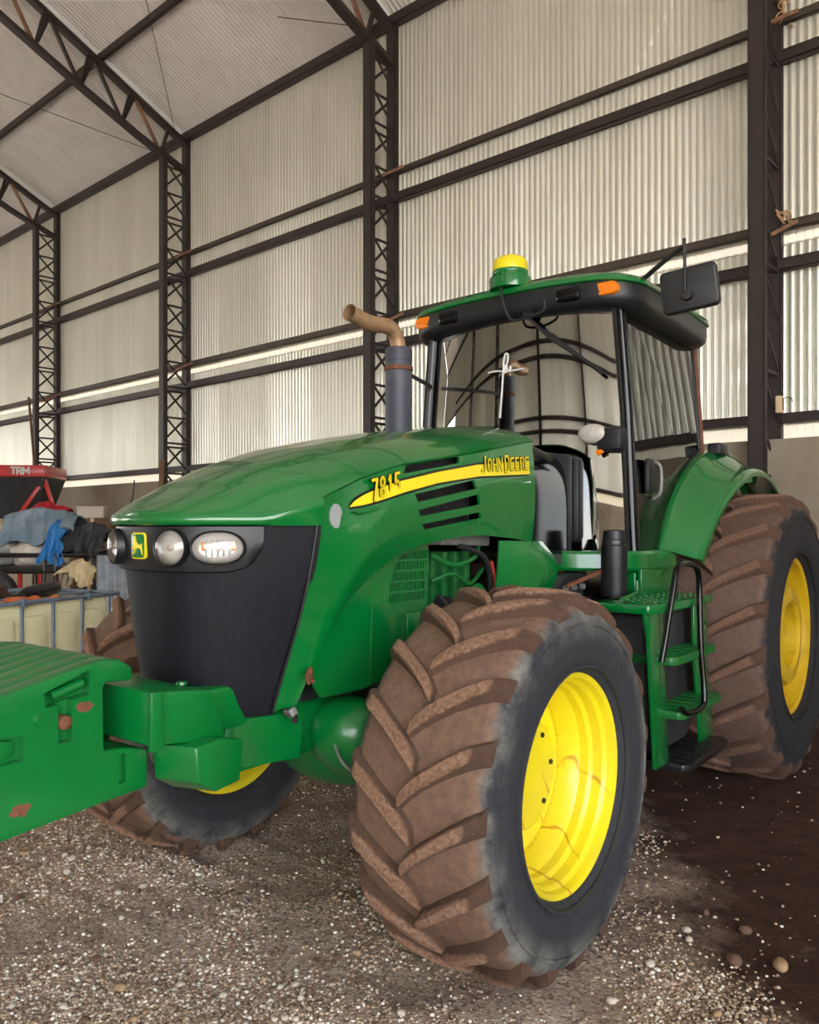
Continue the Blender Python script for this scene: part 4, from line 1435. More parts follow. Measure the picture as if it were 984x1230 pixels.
# ---- exhaust on the far front corner of the cab
ex = G().lathe([(0.0, 2.05), (0.075, 2.05), (0.077, 2.20), (0.077, 2.60), (0.079, 2.602), (0.079, 2.66), (0.074, 2.678), (0.05, 2.682)], 'z', 28, (-0.98, -0.40, 0)).obj('exhaust_muffler', 'grey_muffler', tractor, smooth=40)
G().tube(crom([(-0.98, -0.40, 2.64), (-0.975, -0.40, 2.70), (-0.945, -0.40, 2.755), (-0.88, -0.40, 2.785), (-0.72, -0.40, 2.775), (-0.555, -0.40, 2.80)], 8), [0.044] * 40 + [0.046], 16, cap=False).obj('exhaust_pipe', 'tan_pipe', ex, smooth=60)
G().lathe([(0.078, 2.545), (0.085, 2.548), (0.085, 2.568), (0.078, 2.571)], 'z', 28, (-0.98, -0.40, 0)).obj('exhaust_clamp', 'rust', ex)
G().bar((-1.05, -0.41, 2.555), (-1.60, -0.62, 2.56), 0.012, 0.022).obj('exhaust_stay', 'black_metal', ex, smooth=0)

# ---- cab
CZ0, CZ1 = 1.505, 2.905
def half_w(z):
    return interp(z, [(1.4, 0.742), (1.5, 0.735), (2.3, 0.70), (2.95, 0.645)])
def screen(a, b):
    z = CZ0 - 0.01 + (CZ1 - CZ0 + 0.02) * b
    s = 2 * a - 1
    return (-1.655 + 0.09 * (1 - abs(s) ** 2.2), s * (half_w(z) - 0.02), z)
G().slab(lambda a, b: screen(1 - a, b), 28, 10, -0.006).obj('windscreen', 'windscreen_glass', tractor, smooth=60)
for sgn in (1, -1):
    G().tube([(-1.66, half_w(z) * sgn, z) for z in np.linspace(1.42, 2.93, 8)], 0.034, 10).obj('front_pillar', 'black_gloss', tractor, smooth=60)
    G().tube([(-1.615, (half_w(z) - 0.012) * sgn, z) for z in np.linspace(1.50, 2.90, 8)], 0.014, 6).obj('pillar_seal', 'black_metal', tractor)
    # door with frame tube, pane and latch
    dpts = [(-1.70, 1.505), (-2.10, 1.495), (-2.28, 1.76), (-2.52, 2.03), (-2.80, 2.16), (-2.80, 2.90), (-1.69, 2.90)]
    dr = G()
    n = len(dpts)
    for off in (0.0, 0.006):
        dr.v += [(u, (half_w(z) + 0.012 + off) * sgn, z) for u, z in dpts]
    dr.f += [tuple(range(n)), tuple(range(n, 2 * n))] + [(i, (i + 1) % n, n + (i + 1) % n, n + i) for i in range(n)]
    door = dr.obj('door_pane', 'door_glass', tractor, smooth=0)
    loop = [(u, (half_w(z) + 0.014) * sgn, z) for u, z in dpts]
    G().tube(loop, 0.016, 8, closed=True).obj('door_frame', 'black_metal', door, smooth=40)
    hx = -1.86
    G().box((hx, (half_w(1.93) + 0.035) * sgn, 1.94), (0.10, 0.03, 0.20)).obj('door_latch', 'black_plastic', door, bevel=0.012)
    G().tube(crom([(hx - 0.06, (half_w(1.9) + 0.03) * sgn, 2.03), (hx - 0.06, (half_w(1.9) + 0.075) * sgn, 1.99), (hx - 0.06, (half_w(1.9) + 0.075) * sgn, 1.85), (hx - 0.06, (half_w(1.9) + 0.03) * sgn, 1.81)], 5), 0.010, 8).obj('door_handle', 'alloy_grey', door)
    G().tube([(-2.83, (half_w(z) + 0.015) * sgn, z) for z in np.linspace(1.95, 2.93, 6)], 0.022, 8).obj('rear_pillar', 'rust' if sgn > 0 else 'black_metal', tractor, smooth=60)
    G().box((-2.93, 0.80 * sgn, 2.17), (0.16, 0.09, 0.075)).obj('tail_lamp_box', 'black_plastic', tractor, bevel=0.012)
    # side window behind the door pillar and the dark lower quarter beside the fender
    G().prism([(-2.86, 2.18), (-3.0, 2.18), (-2.98, 2.90), (-2.86, 2.90)], 'y', 0.66 * sgn, 0.668 * sgn).obj('quarter_pane', 'door_glass', tractor, smooth=0)
    # green sill round the foot of the cab
    path = crom([(-1.36, 0.20, 0), (-1.40, 0.40, 0), (-1.49, 0.64, 0), (-1.58, 0.755, 0), (-1.75, 0.785, 0), (-2.10, 0.795, 0)], 8)
    sl = G()
    prof = [(-0.02, 1.405), (0.018, 1.405), (0.026, 1.42), (0.022, 1.495), (0.012, 1.512), (-0.02, 1.515)]
    vs = []
    for i, p in enumerate(path):
        d = (path[min(i + 1, len(path) - 1)] - path[max(i - 1, 0)]).normalized()
        nx, ny = -d.y * -1, d.x * -1
        for o_, z in prof:
            vs.append((p.x + nx * o_, (p.y + ny * o_) * sgn, z))
    m = len(prof)
    sl.add(vs, [(i * m + k, i * m + (k + 1) % m, (i + 1) * m + (k + 1) % m, (i + 1) * m + k) for i in range(len(path) - 1) for k in range(m)] + [tuple(range(m)), tuple((len(path) - 1) * m + k for k in range(m))])
    sl.obj('cab_sill', 'green_paint', tractor, smooth=22)
    G().prism([(-1.62, 1.40), (-2.12, 1.40), (-2.15, 1.20), (-1.62, 1.20)], 'y', 0.70 * sgn, 0.765 * sgn).obj('cab_side', 'green_paint', tractor, bevel=0.01)
G().prism([(-1.50, 0.70), (-2.95, 0.72), (-2.95, -0.72), (-1.50, -0.70)], 'z', 1.42, 1.47).obj('cab_floor', 'cab_trim', tractor, smooth=0)
G().box((-2.98, 0, 1.80), (0.05, 1.28, 0.72)).obj('cab_rear_wall', 'cab_trim', tractor, bevel=0.01)  # dark panel put in so the cab looks dark inside
G().box((-3.0, 0, 2.53), (0.008, 1.26, 0.72)).obj('rear_pane', 'door_glass', tractor, smooth=0)
# cowl between hood and windscreen
def cowl(a, b):
    th = PI * (a - 0.5) * 1.0
    x = -0.995 - 0.49 * b
    hw = 0.458 - 0.04 * b
    yy = math.sin(th)
    zz = math.cos(th)
    y = hw * (abs(yy) ** 0.35) * (1 if yy > 0 else -1)
    z = 1.44 + (zedge(-1.0) + 0.055 - 0.07 * b - 1.44) * (abs(zz) ** 0.30)
    return (x, y, z)
G().slab(lambda a, b: cowl(a, 1 - b), 40, 8, 0.01).obj('cowl', 'cowl_black', tractor, smooth=60)
G().prism([(-0.44, 1.50), (0.44, 1.50), (0.44, 2.05), (0.0, 2.12), (-0.44, 2.05)], 'x', -1.50, -1.47).obj('dash_panel', 'black_plastic', tractor, bevel=0.01)
# seat, steering column and levers seen dimly through the panes
seat = G().box((-2.35, 0, 1.93), (0.50, 0.50, 0.14)).obj('seat', 'seat_fabric', tractor, bevel=0.05, seg=3)
G().box((-2.60, 0, 2.25), (0.13, 0.50, 0.62), (0, -0.12, 0)).obj('seat_back', 'seat_fabric', seat, bevel=0.05, seg=3)
G().box((-2.30, 0, 1.66), (0.30, 0.34, 0.42)).obj('seat_base', 'cab_trim', seat, bevel=0.03)
G().box((-2.25, 0.34, 2.02), (0.42, 0.10, 0.08)).obj('armrest', 'seat_fabric', seat, bevel=0.03)
sc_ = G().tube([(-1.62, 0, 1.55), (-1.74, 0, 1.95), (-1.80, 0, 2.10)], [0.07, 0.05, 0.04], 12).obj('steering_column', 'cab_trim', tractor)
ring = [(-1.80 + 0.20 * math.cos(a) * 0.9, 0.20 * math.sin(a), 2.12 - 0.20 * math.cos(a) * 0.42) for a in [2 * PI * k / 28 for k in range(28)]]
G().tube(ring, 0.014, 8, closed=True).obj('steering_wheel', 'black_plastic', sc_, smooth=60)
for y in (0.40, 0.47):
    G().tube([(-1.72, y, 1.50), (-1.75, y, 1.78)], 0.012, 6).obj('lever', 'alloy_grey', tractor)
G().box((-1.60, 0.30, 1.80), (0.10, 0.32, 0.50)).obj('side_console', 'black_plastic', tractor, bevel=0.04)

# ---- cab roof
def roof_ring(inset, z, bow=0.07, n=14):
    u0, u1, hv, r = -1.545 - inset, -2.93 + inset, 0.785 - inset, 0.20
    out = []
    for cx, cy, a0 in ((u0 - r, hv - r, 0), (u1 + r, hv - r, PI / 2), (u1 + r, -hv + r, PI), (u0 - r, -hv + r, 1.5 * PI)):
        for k in range(n + 1):
            a = a0 + k * PI / 2 / n
            x, y = cx + r * math.cos(a), cy + r * math.sin(a)
            out.append((x, y))
    res = []
    m = len(out)
    for i in range(m):
        a, b = out[i], out[(i + 1) % m]
        L = math.hypot(b[0] - a[0], b[1] - a[1])
        st = max(1, int(L / 0.08))
        for k in range(st):
            x, y = a[0] + (b[0] - a[0]) * k / st, a[1] + (b[1] - a[1]) * k / st
            if x > -2.0:
                x += bow * (1 - (y / hv) ** 2) * ((x + 2.0) / 0.5)
            zz = z - 0.055 * max(0, -(x + 2.2)) ** 1.2 * 0.8 - 0.03 * abs(y / hv) ** 3
            res.append((x, y, zz))
    return res
def stack(levels):
    g = G()
    rings = [roof_ring(i, z) for i, z in levels]
    m = len(rings[0])
    vs = []
    for r in rings:
        # rings share their count because the insets are small
        if len(r) != m:
            r = [tuple(p) for p in resample(r + [r[0]], m)][:m]
        vs += r
    fs = [(i * m + k, i * m + (k + 1) % m, (i + 1) * m + (k + 1) % m, (i + 1) * m + k) for i in range(len(rings) - 1) for k in range(m)]
    fs += [tuple(range(m)), tuple((len(rings) - 1) * m + k for k in range(m))]
    g.add(vs, fs)
    return g
roof_low = stack([(0.10, 2.885), (0.03, 2.895), (0.008, 2.92), (0.0, 2.96), (0.004, 3.03)]).obj('roof_fascia', 'black_plastic', tractor, smooth=50)
roof_top = stack([(0.0, 3.025), (-0.010, 3.032), (-0.006, 3.060), (0.03, 3.085), (0.10, 3.105), (0.25, 3.120), (0.45, 3.128)]).obj('roof', 'green_paint', tractor, smooth=60)
for sgn in (1, -1):
    xr = -1.455 + 0.02
    tl = G().prism(rrect(0.098, 0.036, 0.034), 'x', -1.60, -1.508).obj('roof_lamp', 'amber_lens', roof_low, bevel=0.008, smooth=40)
    tl.location = (-0.012, 0.600 * sgn, 2.968)
    G().box((-1.525, 0.415 * sgn, 2.962), (0.09, 0.15, 0.075)).obj('lamp_pocket', 'black_gloss', roof_low, bevel=0.02)
# satellite receiver: green foot, yellow dome
rc = (-1.56, 0.0, 3.085)
rec = G().lathe([(0.0, -0.01), (0.125, -0.01), (0.128, 0.045), (0.122, 0.062), (0.105, 0.070), (0.104, 0.078), (0.0, 0.078)], 'z', 36, rc).obj('satellite_receiver', 'green_paint', tractor, smooth=40)
G().lathe([(0.104, 0.076), (0.108, 0.082), (0.108, 0.098), (0.104, 0.103)], 'z', 36, rc).obj('receiver_band', 'green_cast', rec, smooth=50)
G().lathe([(0.106, 0.101), (0.107, 0.140), (0.096, 0.170), (0.06, 0.190), (0.0, 0.196)], 'z', 36, rc).obj('receiver_dome', 'decal_yellow', rec, smooth=50)
G().tube(crom([(-1.46, -0.02, 3.09), (-1.455, 0.0, 3.05), (-1.455, 0.02, 2.96), (-1.47, 0.06, 2.87), (-1.45, 0.16, 2.86), (-1.47, 0.27, 2.89), (-1.47, 0.28, 2.95)], 8), 0.008, 8).obj('receiver_cable', 'tube_black_rubber', rec)
# wiper
wi = G().lathe([(0.0, 0.02), (0.03, 0.018), (0.034, 0.0)], 'x', 12, (-1.52, 0.15, 2.90)).obj('wiper', 'black_metal', tractor)
G().tube([(-1.50, 0.13, 2.905), (-1.50, 0.30, 2.73), (-1.545, 0.585, 2.52)], [0.010, 0.008, 0.005], 8).obj('wiper_arm', 'black_metal', wi)
G().bar((-1.52, 0.25, 2.79), (-1.56, 0.60, 2.505), 0.010, 0.020).obj('wiper_blade', 'tube_black_rubber', wi, smooth=0)
# white cross outline stuck on the windscreen
cr = bpy.data.objects.new('cross_sticker', None)
C.objects.link(cr)
cr.parent = tractor
def on_screen(v, z):
    s = v / (half_w(z) - 0.02)
    return (-1.655 + 0.09 * (1 - abs(s) ** 2.2) + 0.004, v, z)
for pts in ([(-0.075, 2.31), (-0.062, 2.45), (-0.052, 2.58), (-0.045, 2.66), (-0.035, 2.695), (-0.018, 2.69), (-0.018, 2.655), (-0.035, 2.61), (-0.052, 2.575)],
            [(-0.16, 2.595), (-0.09, 2.598), (-0.02, 2.588), (0.09, 2.592)],
            [(-0.055, 2.575), (-0.025, 2.595), (-0.03, 2.625), (-0.045, 2.61), (-0.035, 2.585), (-0.005, 2.595), (0.0, 2.62)]):
    G().tube(crom([on_screen(a, b) for a, b in pts], 6), 0.0055, 6).obj('cross_stroke', 'decal_white', cr)
# oval road lamp on a bracket by the front pillar
ol = G().box((-1.585, 0.64, 2.135), (0.10, 0.15, 0.13)).obj('road_lamp', 'black_plastic', tractor, bevel=0.02)
lens = G().lathe([(0.0, 0.03), (0.6, 0.025), (0.92, 0.012), (1.0, -0.01), (0.9, -0.03), (0.0, -0.04)], 'x', 32)
lens.v = [(x - 1.545, y * 0.087 + 0.54, z * 0.056 + 2.17) for x, y, z in lens.v]
lens.obj('lamp_lens', 'oval_lens', ol, smooth=60)
G().bar((-1.58, 0.64, 2.14), (-1.65, 0.70, 2.14), 0.03, 0.03).obj('lamp_bracket', 'black_metal', ol, smooth=0)
G().box((-1.55, 0.585, 2.065), (0.02, 0.04, 0.03), (0.5, 0, 0)).obj('lamp_reflector', 'amber_lens', ol, bevel=0.004)
# mirror on its long arm
for sgn in (1,):
    mi = G().prism(rrect(0.148, 0.115, 0.03), 'x', -0.03, 0.025).obj('mirror', 'black_plastic', tractor, bevel=0.014, seg=3, smooth=40)
    mi.location = (-1.65, 1.055 * sgn, 2.915)
    mi.rotation_euler = (0.10 * sgn, 0.06, 0.12 * sgn)
    G().tube([(-1.70, 0.775 * sgn, 3.03), (-1.66, 0.92 * sgn, 3.10), (-1.64, 1.035 * sgn, 3.15)], 0.014, 8).obj('mirror_arm', 'black_metal', tractor)
    G().tube([(-1.62, 1.035 * sgn, 3.18), (-1.615, 1.04 * sgn, 3.05), (-1.61, 1.045 * sgn, 2.88)], 0.009, 8).obj('mirror_stem', 'black_metal', tractor)
    G().lathe([(0.0, 0.035), (0.026, 0.033), (0.032, 0.0)], 'x', 14, (0.02, -0.012 * sgn, -0.035)).obj('mirror_clamp', 'black_metal', mi)
    me_ = G().prism(rrect(0.135, 0.102, 0.025), 'x', -0.0335, -0.030).obj('mirror_glass', 'lamp_chrome', mi, smooth=0)

# ---- rear fenders
FC = (-3.10, 0.93)
for sgn in (1, -1):
    prof = [(0.70, 1.215), (0.742, 1.24), (0.80, 1.215), (0.90, 1.135), (0.955, 1.105), (1.01, 1.095), (1.022, 1.082), (1.020, 1.060)]
    n = 40
    fg = G()
    def ff(a, b, sgn=sgn, prof=prof):
        i = b * (len(prof) - 1)
        k = min(int(i), len(prof) - 2)
        y = prof[k][0] + (prof[k + 1][0] - prof[k][0]) * (i - k)
        r = prof[k][1] + (prof[k + 1][1] - prof[k][1]) * (i - k)
        th = math.radians(28 + (128 - 28) * a)
        grow = 1.0 if th > math.radians(50) else 1.0 + 0.0 * (math.radians(50) - th)
        yy = y
        if y > 0.95 and th < math.radians(70):
            # the outer lip fades out toward the lower front
            yy = 0.95 + (y - 0.95) * max(0, (th - math.radians(28)) / math.radians(42))
        return (FC[0] + r * grow * math.cos(th), yy * sgn, FC[1] + r * grow * math.sin(th))
    fg.slab(ff, n, 14, 0.012 * sgn)
    fen = fg.obj('fender', 'green_paint', tractor, smooth=50)
    th = math.radians(74)
    G().lathe([(0.0, 0.006), (0.034, 0.005), (0.036, -0.004)], 'x', 16).obj('fender_plug', 'black_plastic', fen).matrix_local = Matrix.Translation((FC[0] + 1.185 * math.cos(th), 0.845 * sgn, FC[1] + 1.185 * math.sin(th))) @ Matrix.Rotation(-th, 4, 'Y') @ Matrix.Rotation(0.65 * sgn, 4, 'Z')
    G().prism([(-2.4, 1.35), (-2.85, 1.35), (-3.75, 1.55), (-3.75, 1.95), (-3.2, 2.12), (-2.7, 2.05), (-2.35, 1.75)], 'y', 0.66 * sgn, 0.69 * sgn).obj('fender_inner', 'green_dusty', fen, smooth=0)
    G().bar((-2.75, 0.70 * sgn, 1.92), (-3.05, 0.98 * sgn, 1.96), 0.05, 0.03).obj('fender_stay', 'green_dusty', fen, smooth=0)
    # lower green extension between fender and platform
    G().prism([(-1.62, 1.415), (-2.16, 1.43), (-2.20, 1.25), (-1.62, 1.25)], 'y', 0.775 * sgn, 0.80 * sgn).obj('step_backplate', 'green_paint', tractor, bevel=0.006)

# ---- platform, steps, rail and the black receiver drum
plat = G().prism([(-1.18, 0.70), (-1.16, 1.02), (-1.22, 1.05), (-2.02, 1.06), (-2.08, 1.02), (-2.10, 0.70)], 'z', 1.215, 1.262).obj('step_platform', 'green_paint', tractor, bevel=0.008)
for k in range(9):
    for j in range(4):
        G().lathe([(0.0, 0.006), (0.010, 0.005), (0.012, 0.0)], 'z', 6, (-1.30 - 0.085 * k, 0.82 + 0.06 * j, 1.262)).obj('tread_stud', 'green_dusty', plat, smooth=0)
G().prism([(-1.16, 1.222), (-1.40, 1.222), (-1.40, 1.10), (-1.44, 0.80), (-1.48, 0.42), (-1.30, 0.42), (-1.25, 0.80), (-1.21, 1.10)], 'y', 0.985, 1.005).obj('step_side_plate', 'green_paint', plat, bevel=0.005)
G().prism([(-1.86, 1.222), (-2.08, 1.222), (-2.10, 0.9), (-2.16, 0.60), (-2.20, 0.42), (-1.98, 0.42), (-1.95, 0.60), (-1.88, 0.9)], 'y', 0.985, 1.005).obj('step_side_plate', 'green_paint', plat, bevel=0.005)
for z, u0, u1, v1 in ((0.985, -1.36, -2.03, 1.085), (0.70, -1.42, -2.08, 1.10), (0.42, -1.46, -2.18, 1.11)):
    st = G().prism([(u0, 0.82), (u0 - 0.01, v1 - 0.03), (u0 - 0.05, v1), (u1 + 0.05, v1), (u1, v1 - 0.03), (u1, 0.82)], 'z', z - 0.045, z).obj('step', 'green_dusty' if z > 0.5 else 'black_metal', plat, bevel=0.008)  # lowest step black: the shade down there is put into its colour
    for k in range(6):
        G().bar((u0 - 0.08 - 0.09 * k, 0.86, z + 0.002), (u0 - 0.08 - 0.09 * k, v1 - 0.04, z + 0.002), 0.014, 0.006).obj('tread_bar', 'green_dusty' if z > 0.5 else 'black_metal', st, smooth=0)  # lowest bars carry the same painted shade
tk = G().prism([(-1.36, 1.205), (-2.10, 1.205), (-2.10, 0.55), (-1.98, 0.43), (-1.48, 0.43), (-1.40, 0.55)], 'y', 0.52, 0.93).obj('fuel_tank', 'dark_tank', tractor, bevel=0.04, seg=3)
tk2 = G().prism([(-1.30, 1.20), (-2.15, 1.20), (-2.10, 0.60), (-1.95, 0.45), (-1.40, 0.45), (-1.32, 0.60)], 'y', -0.80, -0.52).obj('fuel_tank', 'dark_tank', tractor, bevel=0.04, seg=3)
G().tube(crom([(-1.23, 1.06, 0.98), (-1.27, 1.07, 1.12), (-1.35, 1.08, 1.36), (-1.39, 1.08, 1.43), (-1.48, 1.08, 1.455), (-1.62, 1.08, 1.445), (-1.70, 1.08, 1.41), (-1.725, 1.08, 1.32), (-1.72, 1.09, 1.0), (-1.715, 1.11, 0.76), (-1.68, 1.11, 0.69), (-1.50, 1.10, 0.685), (-1.42, 1.09, 0.72)], 8), 0.0165, 10).obj('hand_rail', 'black_gloss', tractor, smooth=60)
dru = G().lathe([(0.0, 1.275), (0.066, 1.275), (0.07, 1.29), (0.07, 1.545), (0.062, 1.556), (0.060, 1.60), (0.056, 1.625), (0.03, 1.632), (0.0, 1.632)], 'z', 28, (-1.44, 0.72, 0)).obj('air_cleaner_drum', 'black_plastic', tractor, smooth=35)
G().lathe([(0.066, 1.552), (0.0665, 1.575), (0.060, 1.58)], 'z', 28, (-1.44, 0.72, 0)).obj('drum_band', 'black_metal', dru)
G().prism([(-1.30, 1.262), (-1.56, 1.262), (-1.58, 1.30), (-1.53, 1.36), (-1.53, 1.30), (-1.35, 1.28)], 'y', 0.80, 0.815).obj('drum_bracket', 'green_paint', dru, bevel=0.004)

# ------------------------------------------------------------------ things at the left behind the tractor
# --- caged liquid tank (intermediate bulk container)
IA = math.atan2(0.91, 0.416)
P0 = Vector((-2.315 - 0.416 * 1.13, 6.41 - 0.91 * 1.13, 0))     # near corner of the long front side
ibc = thing('caged_tank', 'cream plastic bulk tank in a galvanized cage beside the tractor nose', 'tank', (P0.x, P0.y, 0), IA)
# local x runs along the long visible side, y goes away to the left
LX, LY, IH = 1.20, 1.00, 1.12
bt = G()
def tank_fn(a, b):
    pts = rrect(LX / 2 - 0.03, LY / 2 - 0.03, 0.10, 6)
    i = int(round(a * len(pts))) % len(pts)
    x, y = pts[i]
    z = [0.16, 0.17, 0.22, 0.60, 1.02, 1.075, 1.095][int(round(b * 6))]
    k = [0.92, 0.96, 1.0, 1.004, 1.0, 0.97, 0.92][int(round(b * 6))]
    return (LX / 2 + x * k, LY / 2 + y * k, z)
npt = len(rrect(1, 1, 0.1, 6))
bt.grid(tank_fn, npt, 6, True)
o = len(bt.v)
bt.f.append(tuple(i * 7 + 6 for i in range(npt)))
bt.f.append(tuple(i * 7 for i in range(npt))[::-1])
bot = bt.obj('bottle', 'tank_plastic', ibc, bevel=0.0, smooth=60)
for k in range(5):
    # blown bulges between the cage bars
    x = 0.06 + 0.27 * k
    G().prism(rrect(0.105, 0.40, 0.05, 4), 'y', 0.012, 0.032).obj('bottle_bulge', 'tank_plastic', bot, bevel=0.012).location = (x + 0.06, 0.0, 0.62)
G().lathe([(0.0, 0.05), (0.10, 0.05), (0.115, 0.04), (0.12, 0.0)], 'z', 24, (0.60, 0.5, 1.09)).obj('filler_cap', 'black_plastic', bot)
for x in [0.0 + 0.2667 * k for k in range(5)] :
    xx = min(max(x, 0.012), LX - 0.012)
    for y in (0.0, LY):
        G().tube([(xx, y, 0.13), (xx, y, IH)], 0.0125, 8).obj('cage_upright', 'cage_steel', ibc)
for y in [0.25, 0.5, 0.75]:
    for x in (0.0, LX):
        G().tube([(x, y, 0.13), (x, y, IH)], 0.0125, 8).obj('cage_upright', 'cage_steel', ibc)
for z in (0.16, 0.40, 0.64, 0.88, IH):
    r = 0.016 if z == IH else 0.0115
    if z == 0.88:
        continue
    d = -0.006 if z != IH else 0
    loop = [(0.03, d, z), (LX - 0.03, d, z), (LX - d, 0.03, z), (LX - d, LY - 0.03, z), (LX - 0.03, LY - d, z), (0.03, LY - d, z), (d, LY - 0.03, z), (d, 0.03, z)]
    G().tube(loop, r, 8, closed=True).obj('cage_hoop', 'cage_steel', ibc, smooth=60)
for x in (0.28, 0.86):
    G().box((x, 0.0, IH), (0.035, 0.05, 0.05)).obj('cage_clamp', 'cage_steel', ibc, bevel=0.006)
for y in (0.33, 0.67):
    G().tube([(0.0, y, IH), (LX, y, IH)], 0.011, 8).obj('cage_top_bar', 'cage_steel', ibc)
for y in (0.06, 0.5, 0.94):
    G().box((LX / 2, y, 0.06), (LX, 0.10, 0.12)).obj('pallet_runner', 'black_plastic', ibc, bevel=0.01)
G().box((LX / 2, LY / 2, 0.135), (LX, LY, 0.03)).obj('pallet_deck', 'black_plastic', ibc, bevel=0.006)

def ibc_w(x, y, z):
    c, s = math.cos(IA), math.sin(IA)
    return (P0.x + x * c - y * s, P0.y + x * s + y * c, z)

def lump(size, seed, n=20, rough=0.18, flat=True):
    """irregular rounded solid resting on z = 0"""
    g = G()
    def fn(a, b):
        th, ph = 2 * PI * a, PI * b
        d = Vector((math.sin(ph) * math.cos(th), math.sin(ph) * math.sin(th), math.cos(ph)))
        k = 1 + rough * 2 * float(fbm(d.x * 1.7 + seed * 3.1 + d.z, d.y * 1.7 + seed * 1.7 - d.z * 1.3, 4))
        x, y, z = d.x * size[0] / 2 * k, d.y * size[1] / 2 * k, d.z * size[2] * 0.55 * k
        if flat:
            z = max(z, -size[2] * 0.42) + size[2] * 0.42
        return (x, y, z)
    g.grid(fn, n, n, True)
    return g
# oily parts left on the tank lid
TZ = IH + 0.012
pm_ = thing('oily_pump', 'black oily pump body with orange grease on the caged tank', 'machine part', ibc_w(0.62, 0.22, 1.105), IA + 0.2)
G().tube(crom([(-0.20, 0, 0.055), (-0.08, 0.0, 0.065), (0.06, 0.01, 0.07), (0.18, 0.02, 0.075)], 5), [0.03, 0.04, 0.048, 0.05, 0.05, 0.05, 0.05, 0.052, 0.052, 0.052, 0.055, 0.055, 0.056, 0.056, 0.056, 0.05], 14).obj('pump_body', 'oily_black', pm_, smooth=60)
G().lathe([(0.0, 0.215), (0.035, 0.21), (0.052, 0.19), (0.055, 0.16)], 'x', 14, (0, 0.02, 0.076)).obj('pump_cap', 'oily_brown', pm_)
lump((0.13, 0.10, 0.05), 4).obj('grease', 'orange_oil', pm_, smooth=60).location = (-0.15, -0.05, -0.005)
o = lump((0.10, 0.08, 0.04), 6).obj('grease', 'orange_oil', pm_, smooth=60)
o.location = (0.02, -0.09, -0.005)
gp = thing('gear_housing', 'rusty brown gear housing at the left end of the tank lid', 'machine part', ibc_w(0.28, 0.42, 1.105), IA)
lump((0.26, 0.20, 0.13), 9, rough=0.35).obj('housing', 'oily_brown', gp, smooth=60)
G().tube(crom([(-0.02, -0.08, 0.05), (0.06, -0.12, 0.11), (0.14, -0.10, 0.05)], 6), 0.014, 8).obj('bent_pipe', 'oily_brown', gp)
rg = lump((0.22, 0.15, 0.05), 12, rough=0.3).obj('greasy_rag', 'orange_oil', None, smooth=60)
rg.location = ibc_w(0.36, 0.13, 1.10)
tag(rg, 'small orange greasy rag by the rail of the caged tank', 'rag')
gl_ = lump((0.30, 0.16, 0.06), 15, rough=0.3).obj('work_glove', 'dark_tank', None, smooth=60)
gl_.location = ibc_w(0.10, 0.30, 1.10)
tag(gl_, 'dark dirty glove beside the rusty gear housing', 'glove')

# --- black tube rack carrying the covered goods
def wpt(px, py, Y):
    """a point at depth Y seen in the direction of picture position (px, py)"""
    return ((px - 492) / 980 * Y, Y, 1.65 - (py - 632) / 980 * Y)
RY = 8.7
rk = thing('pipe_rack', 'black steel tube rack loaded with sacks and tarpaulin', 'rack', (-4.2, RY, 0))
RXL, RXR, RD = -1.9, 1.05, 1.1
for y in (0.0, RD):
    for z in (1.34, 1.165, 0.62):
        G().tube([(RXL, y, z), (RXR, y, z)], 0.024, 8).obj('rack_rail', 'black_metal', rk)
    for x in (RXL, -0.95, 0.30, 0.42, RXR):
        G().tube([(x, y, 0.0), (x, y, 1.36)], 0.022, 8).obj('rack_post', 'black_metal', rk)
for x in (RXL, RXR):
    for z in (1.34, 0.62):
        G().tube([(x, 0, z), (x, RD, z)], 0.022, 8).obj('rack_rail', 'black_metal', rk)
G().box(((RXL + RXR) / 2, RD / 2, 1.20), (RXR - RXL, RD, 0.03)).obj('rack_deck', 'black_metal', rk)
for k in range(9):
    x = 0.48 + 0.065 * k
    G().bar((x, -0.02, 1.02), (x + 0.03, -0.02, 1.14), 0.006, 0.035, (0, 1, 0)).obj('slatted_tray', 'alloy_grey', rk, smooth=0)
DZ = 1.215
tw = G()
tw.lathe(tyre_profile(0.30, 0.09, 0.17, 0.095), 'y', 40)
tw_o = tw.obj('spare_wheel', 'cloth_black', None, smooth=60)
tw_o.location = (-4.40, RY - 0.16, 0.90)
tag(tw_o, 'small black wheel leaning on the tube rack behind the tank', 'wheel')
G().lathe([(0.17, -0.07), (0.14, -0.02), (0.05, 0.0), (0.0, 0.0)], 'y', 24).obj('wheel_disc', 'galvanized', tw_o)
sup = lump((0.34, 0.26, 0.62), 31, rough=0.1).obj('feed_sack', 'dark_tank', None, smooth=60)
sup.location = (-4.40, RY - 0.16, 0.0)
tag(sup, 'dark sack standing under the small wheel', 'sack')

def sack(name, px, py, w, h, d, seed, mat, label, Y=RY + 0.35, z=None, rot=0.0):
    X = (px - 492) / 980 * Y
    o = lump((w, d, h), seed, 24, 0.22).obj(name, mat, None, smooth=60)
    o.location = (X, Y, DZ if z is None else z)
    o.rotation_euler = (0, 0, rot)
    return tag(o, label, 'sack', 'sacks piled on the tube rack')
sack('grain_sack', 2, 650, 0.38, 0.36, 0.5, 21, 'sack_grey', 'grey-white sack at the left end of the rack')
sack('grain_sack', 42, 655, 0.46, 0.30, 0.5, 22, 'sack_white', 'bright white sack under the hanging blue tarpaulin', rot=0.4)
s4 = sack('grain_sack', 4, 630, 0.40, 0.19, 0.36, 24, 'sack_cream', 'rolled cream sack lying on top at the left edge', z=DZ + 0.31)

